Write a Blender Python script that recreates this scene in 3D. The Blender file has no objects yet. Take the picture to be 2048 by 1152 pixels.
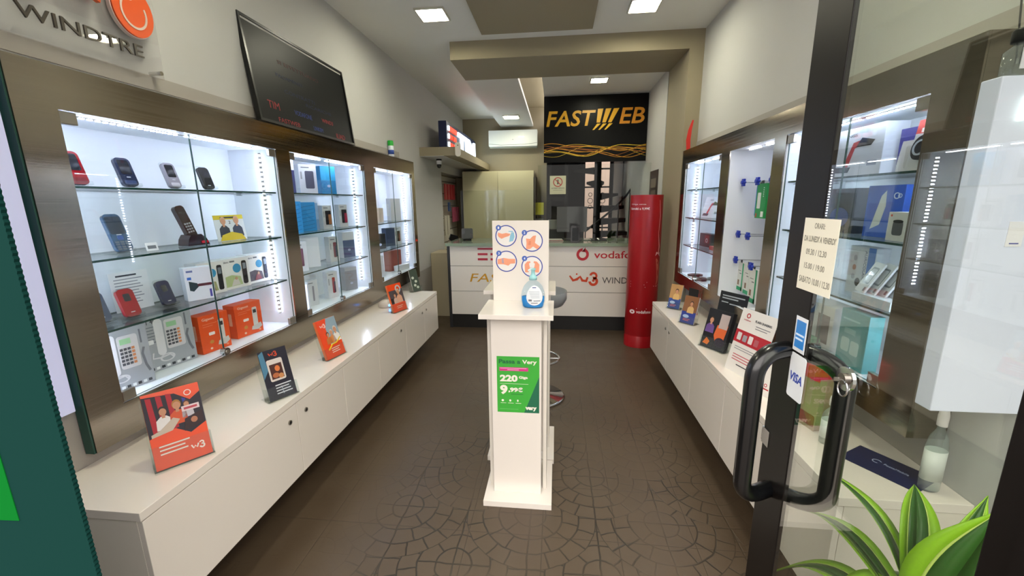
import bpy, math, random
from mathutils import Matrix, Vector
random.seed(7)
S = bpy.context.scene
COL = S.collection
PI = math.pi

# ------------------------------------------------------------------ camera, world, exposure
cam_d = bpy.data.cameras.new('camera')
cam = bpy.data.objects.new('camera', cam_d)
COL.objects.link(cam)
cam_d.sensor_width = 36.0
cam_d.lens = 818.16 / 2048 * 36.0
cam_d.clip_start = 0.02
cam_d.clip_end = 100
_y, _p, _r = .10962, .20804, .011214
_f = Vector((-math.sin(_y) * math.cos(_p), math.cos(_y) * math.cos(_p), -math.sin(_p)))
_rt = Vector((math.cos(_y), math.sin(_y), 0))
_dn = _f.cross(_rt)
_r2 = _rt * math.cos(_r) + _dn * math.sin(_r)
_d2 = -_rt * math.sin(_r) + _dn * math.cos(_r)
cam.matrix_world = Matrix(((_r2.x, -_d2.x, -_f.x, 0), (_r2.y, -_d2.y, -_f.y, 0), (_r2.z, -_d2.z, -_f.z, 1.5), (0, 0, 0, 1)))
S.camera = cam

world = bpy.data.worlds.new('world')
S.world = world
world.use_nodes = True
wb = world.node_tree.nodes['Background']
wb.inputs[0].default_value = (1.0, .93, .885, 1)
# street outside: shaded house fronts up to about 12 degrees, open sky above
_wn, _wl = world.node_tree.nodes, world.node_tree.links
_tc = _wn.new('ShaderNodeTexCoord'); _sx = _wn.new('ShaderNodeSeparateXYZ'); _mr = _wn.new('ShaderNodeMapRange')
_mr.interpolation_type = 'SMOOTHSTEP'
_wl.new(_tc.outputs['Generated'], _sx.inputs[0]); _wl.new(_sx.outputs[2], _mr.inputs[0])
for _i, _q in zip((1, 2, 3, 4), (.16, .34, .45, 2.6)):
    _mr.inputs[_i].default_value = _q
_wl.new(_mr.outputs[0], wb.inputs[1])

S.view_settings.view_transform = 'Standard'
S.view_settings.look = 'None'
S.view_settings.gamma = 1
S.view_settings.exposure = 1.22
LAMP = 38.0      # ceiling lamps
LED = 52.0       # led dots in the vitrines

# ------------------------------------------------------------------ materials
def lin(h):
    if isinstance(h, (tuple, list)):
        return tuple(h[:3]) + (1,)
    h = h.lstrip('#')
    o = []
    for i in (0, 2, 4):
        c = int(h[i:i + 2], 16) / 255
        o.append(c / 12.92 if c < .04045 else ((c + .055) / 1.055) ** 2.4)
    return tuple(o) + (1,)

_mc = {}
def M(c, rough=.5, metal=0, emit=0, spec=.5, coat=0):
    k = (c, rough, metal, emit, spec, coat)
    if k in _mc:
        return _mc[k]
    m = bpy.data.materials.new('mat_' + str(c).strip('#'))
    m.use_nodes = True
    b = m.node_tree.nodes['Principled BSDF']
    b.inputs['Base Color'].default_value = lin(c)
    b.inputs['Roughness'].default_value = rough
    b.inputs['Metallic'].default_value = metal
    b.inputs['Specular IOR Level'].default_value = spec
    if coat:
        b.inputs['Coat Weight'].default_value = coat
        b.inputs['Coat Roughness'].default_value = .05
    if emit:
        b.inputs['Emission Color'].default_value = lin(c)
        b.inputs['Emission Strength'].default_value = emit
    _mc[k] = m
    return m

class NT:
    """tiny node-expression helper"""
    def __init__(s, m):
        m.use_nodes = True
        s.t = m.node_tree
        s.n = s.t.nodes
        s.l = s.t.links
        s.b = s.n.get('Principled BSDF')
    def new(s, ty, **kw):
        o = s.n.new(ty)
        for k, v in kw.items():
            setattr(o, k, v)
        return o
    def put(s, inp, v):
        if isinstance(v, (int, float)):
            inp.default_value = v
        elif isinstance(v, tuple):
            inp.default_value = v
        else:
            s.l.new(v, inp)
    def m(s, op, a, b=0.0, c=0.0, clamp=False):
        o = s.new('ShaderNodeMath', operation=op, use_clamp=clamp)
        s.put(o.inputs[0], a)
        s.put(o.inputs[1], b)
        if op in ('MULTIPLY_ADD', 'WRAP', 'SMOOTH_MIN', 'COMPARE'):
            s.put(o.inputs[2], c)
        return o.outputs[0]
    def smooth(s, v, a, b, lo=0.0, hi=1.0):
        o = s.new('ShaderNodeMapRange', interpolation_type='SMOOTHSTEP')
        s.put(o.inputs[0], v)
        for i, q in zip((1, 2, 3, 4), (a, b, lo, hi)):
            o.inputs[i].default_value = q
        return o.outputs[0]
    def noise(s, sc, det=3, rough=.5, vec=None, dist=0):
        o = s.new('ShaderNodeTexNoise')
        o.inputs['Scale'].default_value = sc
        o.inputs['Detail'].default_value = det
        o.inputs['Roughness'].default_value = rough
        o.inputs['Distortion'].default_value = dist
        if vec is None:
            vec = s.new('ShaderNodeNewGeometry').outputs['Position']
        s.l.new(vec, o.inputs['Vector'])
        return o.outputs[0]
    def mix(s, f, a, b):
        o = s.new('ShaderNodeMix', data_type='RGBA')
        s.put(o.inputs[0], f)
        s.put(o.inputs[6], a)
        s.put(o.inputs[7], b)
        return o.outputs[2]
    def bump(s, h, st, d=.01):
        o = s.new('ShaderNodeBump')
        o.inputs['Strength'].default_value = st
        o.inputs['Distance'].default_value = d
        s.l.new(h, o.inputs['Height'])
        s.l.new(o.outputs[0], s.b.inputs['Normal'])
    def pos(s):
        g = s.new('ShaderNodeNewGeometry')
        x = s.new('ShaderNodeSeparateXYZ')
        s.l.new(g.outputs['Position'], x.inputs[0])
        return x.outputs

def plaster(name, c, rough=.75, var=.06):
    m = bpy.data.materials.new(name)
    t = NT(m)
    n = t.noise(2.2, 4)
    c1 = lin(c)
    c2 = tuple(v * (1 - var) for v in c1[:3]) + (1,)
    t.l.new(t.mix(n, c1, c2), t.b.inputs['Base Color'])
    t.b.inputs['Roughness'].default_value = rough
    t.bump(t.noise(160, 3), .12, .002)
    return m

def make_floor():
    m = bpy.data.materials.new('floor_fan_stone')
    t = NT(m)
    p = t.pos()
    wob = t.noise(9, 2)
    wob2 = t.noise(11, 2, dist=.3)
    x = t.m('ADD', p[0], t.m('MULTIPLY', t.m('SUBTRACT', wob, .5), .018))
    y = t.m('ADD', p[1], t.m('MULTIPLY', t.m('SUBTRACT', wob2, .5), .018))
    x = t.m('ADD', x, .11)
    y = t.m('ADD', y, .13)
    R = .31
    W = 2 * R
    k = t.m('CEIL', t.m('DIVIDE', y, R))
    def cell(kk):
        par = t.m('MULTIPLY', t.m('FLOORED_MODULO', kk, 2.0), R)
        xs = t.m('SUBTRACT', x, par)
        dx = t.m('SUBTRACT', t.m('MODULO', t.m('ADD', xs, 100 * W + R), W), R)
        dy = t.m('SUBTRACT', y, t.m('MULTIPLY', kk, R))
        d = t.m('SQRT', t.m('ADD', t.m('MULTIPLY', dx, dx), t.m('MULTIPLY', dy, dy)))
        return dx, dy, d
    a = cell(k)
    b = cell(t.m('SUBTRACT', k, 1.0))
    ina = t.m('LESS_THAN', a[2], R)
    def sel(u, v):
        return t.m('ADD', t.m('MULTIPLY', ina, u), t.m('MULTIPLY', t.m('SUBTRACT', 1.0, ina), v))
    dx, dy, d = sel(a[0], b[0]), sel(a[1], b[1]), sel(a[2], b[2])
    w = R / 4
    q = t.m('DIVIDE', d, w)
    i = t.m('FLOOR', q)
    fr = t.m('SUBTRACT', q, i)
    dr = t.m('MULTIPLY', t.m('SUBTRACT', .5, t.m('ABSOLUTE', t.m('SUBTRACT', fr, .5))), w)
    ang = t.m('DIVIDE', t.m('ADD', t.m('ARCTAN2', dx, t.m('MULTIPLY', dy, -1.0)), 2 * PI), PI)
    n = t.m('FLOOR', t.m('ADD', t.m('MULTIPLY', t.m('ADD', i, .5), 2.9), .6))
    an = t.m('MULTIPLY', ang, n)
    fa = t.m('FRACT', an)
    da = t.m('MULTIPLY', t.m('SUBTRACT', .5, t.m('ABSOLUTE', t.m('SUBTRACT', fa, .5))), t.m('DIVIDE', t.m('MULTIPLY', d, PI), n))
    near = t.m('MINIMUM', dr, da)
    line = t.m('SUBTRACT', 1.0, t.smooth(near, .0014, .0048))
    # fan joints fade out in worn patches and towards the cabinets
    wear = t.smooth(t.noise(1.7, 3), .40, .56)
    side = t.smooth(t.m('ABSOLUTE', t.m('SUBTRACT', p[0], .0)), .62, .95, 1, .12)
    back = t.smooth(p[1], 1.9, 3.6, 1, .25)
    line = t.m('MULTIPLY', line, t.m('MULTIPLY', t.m('ADD', t.m('MULTIPLY', wear, .75), .25), t.m('MULTIPLY', side, back)))
    # square tile seams
    def seam(c, off):
        f = t.m('FRACT', t.m('DIVIDE', t.m('ADD', c, off + 50 * .34), .34))
        e = t.m('MULTIPLY', t.m('SUBTRACT', .5, t.m('ABSOLUTE', t.m('SUBTRACT', f, .5))), .34)
        return t.m('SUBTRACT', 1.0, t.smooth(e, .0008, .003))
    sm = t.m('MULTIPLY', t.m('MAXIMUM', seam(p[0], .05), seam(p[1], .1)), .45)
    g = t.m('MAXIMUM', line, sm)
    ci = t.noise(5, 5, .6)
    blk = t.new('ShaderNodeTexWhiteNoise', noise_dimensions='3D')
    cv = t.new('ShaderNodeCombineXYZ')
    t.l.new(t.m('FLOOR', an), cv.inputs[0])
    t.l.new(i, cv.inputs[1])
    t.l.new(k, cv.inputs[2])
    t.l.new(cv.outputs[0], blk.inputs[0])
    base = t.mix(ci, lin('#47392b'), lin('#564838'))
    base = t.mix(t.m('MULTIPLY', blk.outputs[0], .10), base, lin('#40362b'))
    base = t.mix(t.m('MULTIPLY', g, .96), base, lin('#1d1712'))
    t.l.new(base, t.b.inputs['Base Color'])
    t.l.new(t.smooth(ci, .2, .8, .34, .5), t.b.inputs['Roughness'])
    h = t.m('SUBTRACT', t.m('MULTIPLY', t.noise(40, 4), .25), g)
    t.bump(h, .35, .004)
    return m

def make_brushed(name, c, rough=.3):
    m = bpy.data.materials.new(name)
    t = NT(m)
    mp = t.new('ShaderNodeMapping')
    mp.inputs['Scale'].default_value = (1.0, 1.2, 260)
    t.l.new(t.new('ShaderNodeNewGeometry').outputs['Position'], mp.inputs[0])
    n = t.noise(1.0, 3, .6, mp.outputs[0])
    c1 = lin(c)
    t.l.new(t.mix(n, tuple(v * .85 for v in c1[:3]) + (1,), tuple(min(1, v * 1.12) for v in c1[:3]) + (1,)), t.b.inputs['Base Color'])
    t.b.inputs['Metallic'].default_value = 1
    t.l.new(t.smooth(n, 0, 1, rough - .05, rough + .08), t.b.inputs['Roughness'])
    t.b.inputs['Anisotropic'].default_value = .6
    tg = t.new('ShaderNodeCombineXYZ'); tg.inputs[1].default_value = 1.0
    t.l.new(tg.outputs[0], t.b.inputs['Tangent'])
    t.bump(n, .04, .001)
    return m

def make_glass(name, tint=(1, 1, 1, 1), refl=1.0, rough=0.0, alpha=0.0, acol=(1, 1, 1, 1)):
    m = bpy.data.materials.new(name)
    m.use_nodes = True
    t = m.node_tree
    t.nodes.clear()
    o = t.nodes.new('ShaderNodeOutputMaterial')
    tr = t.nodes.new('ShaderNodeBsdfTransparent')
    tr.inputs[0].default_value = tint
    gl = t.nodes.new('ShaderNodeBsdfGlossy')
    gl.inputs['Roughness'].default_value = rough
    lw = t.nodes.new('ShaderNodeLayerWeight')      # Schlick term, same from both sides of the sheet
    lw.inputs[0].default_value = .5
    pw = t.nodes.new('ShaderNodeMath'); pw.operation = 'POWER'
    t.links.new(lw.outputs['Facing'], pw.inputs[0]); pw.inputs[1].default_value = 5
    fr = t.nodes.new('ShaderNodeMath'); fr.operation = 'MULTIPLY_ADD'
    t.links.new(pw.outputs[0], fr.inputs[0]); fr.inputs[1].default_value = .96; fr.inputs[2].default_value = .04
    mu = t.nodes.new('ShaderNodeMath')
    mu.operation = 'MULTIPLY'
    mu.inputs[1].default_value = refl
    mu.use_clamp = True
    mx = t.nodes.new('ShaderNodeMixShader')
    t.links.new(fr.outputs[0], mu.inputs[0])
    t.links.new(mu.outputs[0], mx.inputs[0])
    src = tr.outputs[0]
    if alpha:
        df = t.nodes.new('ShaderNodeBsdfDiffuse')
        df.inputs[0].default_value = acol
        m2 = t.nodes.new('ShaderNodeMixShader')
        m2.inputs[0].default_value = alpha
        t.links.new(tr.outputs[0], m2.inputs[1])
        t.links.new(df.outputs[0], m2.inputs[2])
        src = m2.outputs[0]
    t.links.new(src, mx.inputs[1])
    t.links.new(gl.outputs[0], mx.inputs[2])
    t.links.new(mx.outputs[0], o.inputs[0])
    return m

G_CLEAR = make_glass('clear_glass', (.97, .985, .98, 1), .8)
G_DOOR = make_glass('door_glass', (.86, .89, .85, 1), 1.9)
G_SHELF = make_glass('shelf_glass', (.90, .96, .95, 1), .8)
G_ACR = make_glass('acrylic', (.95, .97, .96, 1), .35, .02, .02, (.8, .82, .82, 1))
G_SCREEN = make_glass('screen_acrylic', (.95, .97, .95, 1), .55)
G_SIGN = make_glass('sign_acrylic', (.95, .95, .95, 1), 1.5, 0, .10, (.9, .9, .9, 1))
G_BLUE = make_glass('blue_plastic', (.86, .94, .98, 1), .4, .03, .05, (.6, .78, .9, 1))
G_LIQ = make_glass('blue_liquid', (.02, .36, .80, 1), .4, .02, .85, (.0, .27, .70, 1))
G_PET = make_glass('pet_plastic', (.88, .93, .92, 1), 1.2, .05, .12, (.8, .86, .86, 1))
EDGE = M('#0d3a33', .2)
FLOORM = make_floor()
WALL = plaster('wall_plaster', '#c4c4c1')
WALLG = plaster('wall_lower_plaster', '#a9a49c')
TAUPE = plaster('taupe_plaster', '#9a9078')
CEIL = plaster('ceiling_plaster', '#e8e8e2')
STEEL = make_brushed('brushed_bronze_steel', '#968d80', .15)
LAM = M('#e9e2d8', .22, coat=.4)
LAMS = M('#e2dcd0', .3)
WHITE = M('#eeeeee', .4)
INNER = M('#e8ecf2', .5)
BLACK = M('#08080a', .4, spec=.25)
BLACKG = M('#060607', .12, coat=1)
DARK = M('#1b1a19', .5)
CHROME = M('#c8c8c8', .12, 1)
NICKEL = M('#9a958c', .3, 1)
LAMPM = M('#fffae0', .5, 0, LAMP)
LEDM = M('#dbe4ff', .5, 0, LED)
LEDC = M('#eef1ff', .5, 0, LED * .32)
DKGREEN = M('#0f302c', .9, spec=.03)

# ------------------------------------------------------------------ mesh builder
class MB:
    def __init__(s):
        s.v = []; s.f = []; s.fm = []; s.m = []; s.sm = []
        s.T = Matrix.Identity(4)
    def mi(s, m):
        if m not in s.m:
            s.m.append(m)
        return s.m.index(m)
    def add(s, vs, fs, m, smooth=False):
        o = len(s.v)
        s.v += [s.T @ Vector(q) for q in vs]
        k = s.mi(m)
        for f in fs:
            s.f.append([o + i for i in f]); s.fm.append(k); s.sm.append(smooth)
        return s
    def box(s, x0, y0, z0, x1, y1, z1, m, edge=None):
        x0, x1 = sorted((x0, x1)); y0, y1 = sorted((y0, y1)); z0, z1 = sorted((z0, z1))
        vs = [(x0, y0, z0), (x1, y0, z0), (x1, y1, z0), (x0, y1, z0), (x0, y0, z1), (x1, y0, z1), (x1, y1, z1), (x0, y1, z1)]
        fs = [(0, 3, 2, 1), (4, 5, 6, 7), (0, 1, 5, 4), (2, 3, 7, 6), (1, 2, 6, 5), (0, 4, 7, 3)]
        if edge is None:
            s.add(vs, fs, m)
        else:                                   # thin sheet: the narrow faces get the edge material
            d = (x1 - x0, y1 - y0, z1 - z0)
            a = d.index(min(d))
            big = {2: (0, 1), 1: (2, 3), 0: (4, 5)}[a]
            s.add(vs, [fs[i] for i in big], m)
            s.add(vs, [fs[i] for i in range(6) if i not in big], edge)
        return s
    def poly(s, pts, y0, y1, m, side=None):
        """prism of an (x,z) outline between y0 (front) and y1"""
        n = len(pts)
        ar = sum(pts[i][0] * pts[(i + 1) % n][1] - pts[(i + 1) % n][0] * pts[i][1] for i in range(n))
        if ar < 0:
            pts = pts[::-1]
        vs = [(p[0], y0, p[1]) for p in pts] + [(p[0], y1, p[1]) for p in pts]
        s.add(vs, [list(range(n))], m)
        s.add(vs, [list(range(2 * n - 1, n - 1, -1))] + [(i, i + n, (i + 1) % n + n, (i + 1) % n) for i in range(n)], side or m)
        return s
    def rrect(s, x0, z0, x1, z1, r, y0, y1, m, side=None, n=5):
        r = min(r, abs(x1 - x0) / 2 - 1e-5, abs(z1 - z0) / 2 - 1e-5)
        pts = []
        for cx, cz, a0 in ((x1 - r, z1 - r, 0), (x0 + r, z1 - r, PI / 2), (x0 + r, z0 + r, PI), (x1 - r, z0 + r, 1.5 * PI)):
            for i in range(n + 1):
                a = a0 + i * PI / 2 / n
                pts.append((cx + r * math.cos(a), cz + r * math.sin(a)))
        return s.poly(pts, y0, y1, m, side)
    def disc(s, cx, cz, rx, rz, y0, y1, m, n=28):
        return s.poly([(cx + rx * math.cos(2 * PI * i / n), cz + rz * math.sin(2 * PI * i / n)) for i in range(n)], y0, y1, m)
    def ring(s, cx, cz, r0, r1, y0, y1, m, a0=0, a1=2 * PI, n=36, k=1.0):
        full = abs(a1 - a0 - 2 * PI) < 1e-6
        N = n if full else n + 1
        vs = []
        for i in range(N):
            a = a0 + (a1 - a0) * i / n
            c, q = math.cos(a), math.sin(a)
            vs += [(cx + r0 * c, y0, cz + r0 * q * k), (cx + r1 * c, y0, cz + r1 * q * k), (cx + r1 * c, y1, cz + r1 * q * k), (cx + r0 * c, y1, cz + r0 * q * k)]
        fs = []
        for i in range(n):
            a, b = i * 4, ((i + 1) % N) * 4
            for j in range(4):
                fs.append((a + j, a + (j + 1) % 4, b + (j + 1) % 4, b + j))
        if not full:
            fs += [(3, 2, 1, 0), (4 * n, 4 * n + 1, 4 * n + 2, 4 * n + 3)]
        s.add(vs, fs, m)
        return s
    def stroke(s, pts, w, y0, y1, m):
        """flat line of constant width through (x,z) points"""
        L = []; Rr = []
        for i, p in enumerate(pts):
            a = pts[max(0, i - 1)]; b = pts[min(len(pts) - 1, i + 1)]
            d = Vector((b[0] - a[0], b[1] - a[1]))
            d = d.normalized() if d.length > 0 else Vector((1, 0))
            ww = w[i] if isinstance(w, (list, tuple)) else w
            L.append((p[0] - d.y * ww / 2, p[1] + d.x * ww / 2)); Rr.append((p[0] + d.y * ww / 2, p[1] - d.x * ww / 2))
        n = len(pts)
        vs = [(q[0], y0, q[1]) for q in L] + [(q[0], y0, q[1]) for q in Rr]
        vs += [(q[0], y1, q[1]) for q in L] + [(q[0], y1, q[1]) for q in Rr]
        fs = []
        for i in range(n - 1):
            fs += [(i, n + i, n + i + 1, i + 1), (2 * n + i, 2 * n + i + 1, 3 * n + i + 1, 3 * n + i),
                   (i, i + 1, 2 * n + i + 1, 2 * n + i), (n + i, 3 * n + i, 3 * n + i + 1, n + i + 1)]
        s.add(vs, fs, m)
        return s
    def cyl(s, p0, p1, r0, m, r1=None, n=20, smooth=True, caps=True):
        r1 = r0 if r1 is None else r1
        p0, p1 = Vector(p0), Vector(p1)
        d = (p1 - p0).normalized()
        u = d.orthogonal().normalized(); w = d.cross(u)
        vs = []
        for p, r in ((p0, r0), (p1, r1)):
            for i in range(n):
                a = 2 * PI * i / n
                vs.append(p + (u * math.cos(a) + w * math.sin(a)) * r)
        s.add(vs, [(i, (i + 1) % n, n + (i + 1) % n, n + i) for i in range(n)], m, smooth)
        if caps:
            s.add(vs, [list(range(n - 1, -1, -1)), list(range(n, 2 * n))], m)
        return s
    def tube(s, pts, r, m, n=12, closed=False):
        pts = [Vector(p) for p in pts]
        N = len(pts)
        rs = r if isinstance(r, (list, tuple)) else [r] * N
        rings = []
        u = None
        for i, p in enumerate(pts):
            a = pts[i - 1] if (i or closed) else p
            b = pts[(i + 1) % N] if (i < N - 1 or closed) else p
            d = (b - a).normalized()
            if u is None:
                u = d.orthogonal().normalized()
            else:
                u = (u - d * u.dot(d))
                u = u.normalized() if u.length > 1e-6 else d.orthogonal().normalized()
            w = d.cross(u)
            rings.append([p + (u * math.cos(2 * PI * k / n) + w * math.sin(2 * PI * k / n)) * rs[i] for k in range(n)])
        vs = [v for rg in rings for v in rg]
        fs = []
        for i in range(N - (0 if closed else 1)):
            a, b = i * n, ((i + 1) % N) * n
            fs += [(a + k, a + (k + 1) % n, b + (k + 1) % n, b + k) for k in range(n)]
        s.add(vs, fs, m, True)
        if not closed:
            s.add(vs, [list(range(n - 1, -1, -1)), list(range((N - 1) * n, N * n))], m)
        return s
    def lathe(s, prof, m, c=(0, 0, 0), n=28, sy=1.0, smooth=True):
        vs = []
        for r, z in prof:
            for i in range(n):
                a = 2 * PI * i / n
                vs.append((c[0] + r * math.cos(a), c[1] + r * math.sin(a) * sy, c[2] + z))
        fs = []
        for j in range(len(prof) - 1):
            for i in range(n):
                fs.append((j * n + i, j * n + (i + 1) % n, (j + 1) * n + (i + 1) % n, (j + 1) * n + i))
        s.add(vs, fs, m, smooth)
        if prof[0][0] > 1e-4:
            s.add(vs, [list(range(n - 1, -1, -1))], m)
        if prof[-1][0] > 1e-4:
            s.add(vs, [list(range((len(prof) - 1) * n, len(prof) * n))], m)
        return s
    def text(s, st, x0, z0, x1, z1, y, m, depth=.0006, bold=0, shear=0, mirror=False):
        cu = bpy.data.curves.new('lettering', 'FONT')
        cu.body = st; cu.size = 1; cu.offset = bold; cu.shear = shear; cu.resolution_u = 3
        ob = bpy.data.objects.new('lettering', cu)
        me = bpy.data.meshes.new_from_object(ob)
        if len(me.vertices) == 0:
            return s
        xs = [v.co.x for v in me.vertices]; ys = [v.co.y for v in me.vertices]
        ax, bx, ay, by = min(xs), max(xs), min(ys), max(ys)
        kx = (x1 - x0) / max(bx - ax, 1e-6); kz = (z1 - z0) / max(by - ay, 1e-6)
        def tx(v):
            q = x0 + (v.co.x - ax) * kx
            if mirror:
                q = x1 - (v.co.x - ax) * kx
            return q, z0 + (v.co.y - ay) * kz
        P = [tx(v) for v in me.vertices]
        n = len(P)
        fr = [list(p.vertices) for p in me.polygons]
        ed = {}
        for f in fr:
            for i in range(len(f)):
                a, b = f[i], f[(i + 1) % len(f)]
                ed[(a, b)] = 1
        vs = [(p[0], y - depth, p[1]) for p in P] + [(p[0], y, p[1]) for p in P]
        fs = list(fr)
        for (a, b) in ed:
            if (b, a) not in ed:
                fs.append((a, a + n, b + n, b))
        s.add(vs, fs, m)
        bpy.data.objects.remove(ob)
        bpy.data.curves.remove(cu)
        bpy.data.meshes.remove(me)
        return s
    def build(s, name, parent=None, loc=None, rot=None, world=False, bevel=0):
        me = bpy.data.meshes.new(name)
        vs = s.v
        if world and parent is not None:
            off = parent.location if parent.parent is None else parent.parent.location + parent.location
            vs = [v - off for v in vs]
        me.from_pydata([tuple(v) for v in vs], [], s.f)
        for m in s.m:
            me.materials.append(m)
        for p, k, q in zip(me.polygons, s.fm, s.sm):
            p.material_index = k
            p.use_smooth = q
        me.update()
        o = bpy.data.objects.new(name, me)
        COL.objects.link(o)
        if parent is not None:
            o.parent = parent
        if loc is not None:
            o.location = loc
        if rot is not None:
            o.rotation_euler = rot
        if bevel:
            b = o.modifiers.new('bevel', 'BEVEL')
            b.width = bevel; b.segments = 2; b.limit_method = 'ANGLE'; b.angle_limit = math.radians(50)
        return o

def thing(name, label, cat, loc=(0, 0, 0), rz=0, group=None, rx=0):
    o = bpy.data.objects.new(name, None)
    o.empty_display_size = .05
    COL.objects.link(o)
    o.location = loc
    o.rotation_euler = (rx, 0, rz)
    tag(o, label, cat, group)
    return o
def tag(o, label, cat, group=None, kind=None):
    o['label'] = label; o['category'] = cat
    if group: o['group'] = group
    if kind: o['kind'] = kind
    return o
def struct(name, mb, bevel=0, label=None):
    o = mb.build(name, bevel=bevel)
    o['kind'] = 'structure'
    if label: o['label'] = label
    return o
def bx(*a, **k):
    return MB().box(*a, **k)
def dup(root, loc, rz, label, group=None):
    r = root.copy(); COL.objects.link(r)
    r.location = loc; r.rotation_euler = (root.rotation_euler[0], 0, rz)
    r['label'] = label
    if group: r['group'] = group
    for ch in list(root.children):
        c = ch.copy(); COL.objects.link(c); c.parent = r
        for g in list(ch.children):
            d = g.copy(); COL.objects.link(d); d.parent = c
    return r

# ================================================================== THE ROOM
ZC = 2.90
XL, XR = -1.645, 1.22
Y0 = .47
struct('floor', bx(-2.6, -1.5, -.06, 2.6, 9.2, 0, FLOORM))
# left wall, with the recess for the display unit
w = MB()
w.box(-2.05, Y0, 0, XL, 5.9, .68, WALLG).box(-2.05, Y0, 1.925, XL, 7.4, 2.95, WALL)
w.box(-2.05, Y0, .68, XL, 1.17, 1.925, WALLG).box(-2.05, 4.60, .68, XL, 5.9, 1.925, WALL)
w.box(-2.05, 1.17, .68, -1.945, 4.60, 1.925, WALLG).box(-2.05, 5.9, 0, -1.80, 7.4, 1.925, TAUPE)
struct('wall_left', w)
struct('trim_1', bx(XL, Y0, 1.96, XL + .006, 4.3, 2.015, WALLG))
w = MB()
w.box(XR, 1.30, 0, 1.75, 4.6, .80, WALLG).box(XR, Y0, 1.86, 1.75, 4.6, 2.95, WALL)
w.box(XR, Y0, 0, 1.75, 1.30, 1.86, WALL).box(1.45, 1.30, .80, 1.75, 4.0, 1.86, WALLG).box(XR, 4.0, .80, 1.75, 4.6, 1.86, WALLG)
struct('wall_right', w)
struct('trim_2', bx(XR - .006, Y0, 1.93, XR, 3.94, 1.995, WALLG))
# portal between the two rooms
struct('trim_3', MB().box(1.10, 3.94, 0, XR, 4.58, 2.75, TAUPE).box(-.97, 3.94, 2.75, XR, 4.58, ZC, TAUPE))
struct('wall_back_right', MB().box(1.10, 4.6, 0, 1.75, 8.6, 2.95, WALL))
struct('wall_back', MB().box(-2.05, 7.4, 0, -.16, 7.5, 3.1, TAUPE).box(-.16, 7.4, 2.3, 0.05, 7.5, 3.1, TAUPE))
struct('ceiling', MB().box(-2.05, Y0, ZC, 1.75, 4.6, ZC + .05, CEIL).box(-2.05, 4.6, ZC, -.97, 7.5, ZC + .05, CEIL)
       .box(-.175, 4.6, 2.79, 1.2, 8.7, 2.84, CEIL).box(-.97, 4.6, 3.05, -.175, 8.7, 3.1, TAUPE).box(-.175, 4.58, 2.77, 1.2, 4.6, 3.1, CEIL))
struct('trim_4', bx(-.97, 4.58, 2.75, -.42, 7.4, 2.80, CEIL))
struct('trim_5', bx(-.64, .9, 2.86, .27, 3.72, ZC, TAUPE))
struct('wall_front', MB().box(-2.05, Y0 - .08, 2.62, 1.75, Y0, 2.95, WALL))

# back room beyond the sign: far wall with a barred glass door to the yard
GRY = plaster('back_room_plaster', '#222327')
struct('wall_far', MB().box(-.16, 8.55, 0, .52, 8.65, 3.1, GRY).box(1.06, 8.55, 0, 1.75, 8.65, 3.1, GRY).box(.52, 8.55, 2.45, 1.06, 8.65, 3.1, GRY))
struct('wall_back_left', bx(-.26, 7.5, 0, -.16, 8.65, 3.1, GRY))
d = MB()
for xx in (.52, .78, 1.03):
    d.box(xx, 8.5, 0, xx + .03, 8.55, 2.45, BLACK)
for zz in (0, .55, .95, 1.35, 1.75, 2.1, 2.42):
    d.box(.52, 8.51, zz, 1.06, 8.54, zz + .03, BLACK)
dd = struct('door_1', d)
g = MB()
g.box(.55, 8.52, .03, 1.03, 8.526, 2.42, G_CLEAR)
g.build('pane', dd)
sc = MB()
for i in range(3):
    cx = .66 + .12 * i
    for k, (zz, rr) in enumerate(((1.5, .05), (1.62, .035), (1.38, .035))):
        sc.ring(cx, zz, rr - .005, rr + .005, 8.505, 8.515, BLACK, n=16)
sc.build('scrollwork', dd)
YARD = plaster('yard_stucco', '#cdb2a4', .8, .3)
y = struct('wall_yard', MB().box(-1.5, 9.9, -.2, 3.2, 10.0, 4.0, YARD))

# ================================================================== left floating cabinet
CFL, CFR = -1.232, .854
def counter(name, label, side, front, back, y0, y1, ztop, doors, knobs):
    root = thing(name, label, 'cabinet', ((front + back) / 2, (y0 + y1) / 2, .2))
    s_ = 1 if side < 0 else -1      # front faces +x on the left
    f = front
    MB().box(f - s_ * .02, y0 + .004, .2, back + s_ * .002, y1 - .004, ztop - .03, LAMS).build('body', root, world=True)
    MB().box(f + s_ * .001, y0, ztop - .03, back + s_ * .002, y1, ztop, LAM).build('countertop', root, world=True, bevel=.0015)
    for i, (a, b) in enumerate(doors):
        dr = MB().box(f - s_ * .019, a + .002, .2, f, b - .002, ztop - .034, LAM).build('door', root, world=True, bevel=.0015)
        for k in knobs[i]:
            kb = MB().cyl((f - s_ * .002, k, ztop - .10), (f + s_ * .006, k, ztop - .10), .011, NICKEL)
            kb.cyl((f + s_ * .006, k, ztop - .10), (f + s_ * .0065, k, ztop - .10), .006, DARK)
            kb.build('lock', dr, world=True)
    return root
counter('wall_cabinet', 'long white floating cabinet under the left display wall, six lockable doors', -1, CFL, XL, .93, 4.04, .6,
        [(.932, 1.68), (1.68, 2.12), (2.12, 2.60), (2.60, 3.13), (3.13, 3.61), (3.61, 4.04)], [[1.62], [1.745], [], [3.02], [3.55], [3.67]])
counter('wall_cabinet', 'white floating cabinet along the right wall beside the glass door', 1, CFR, XR, 1.17, 3.64, .62,
        [(1.172, 1.55), (1.55, 2.02), (2.02, 2.53), (2.53, 3.10), (3.10, 3.638)], [[], [], [], [3.06], [3.16]])
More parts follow.
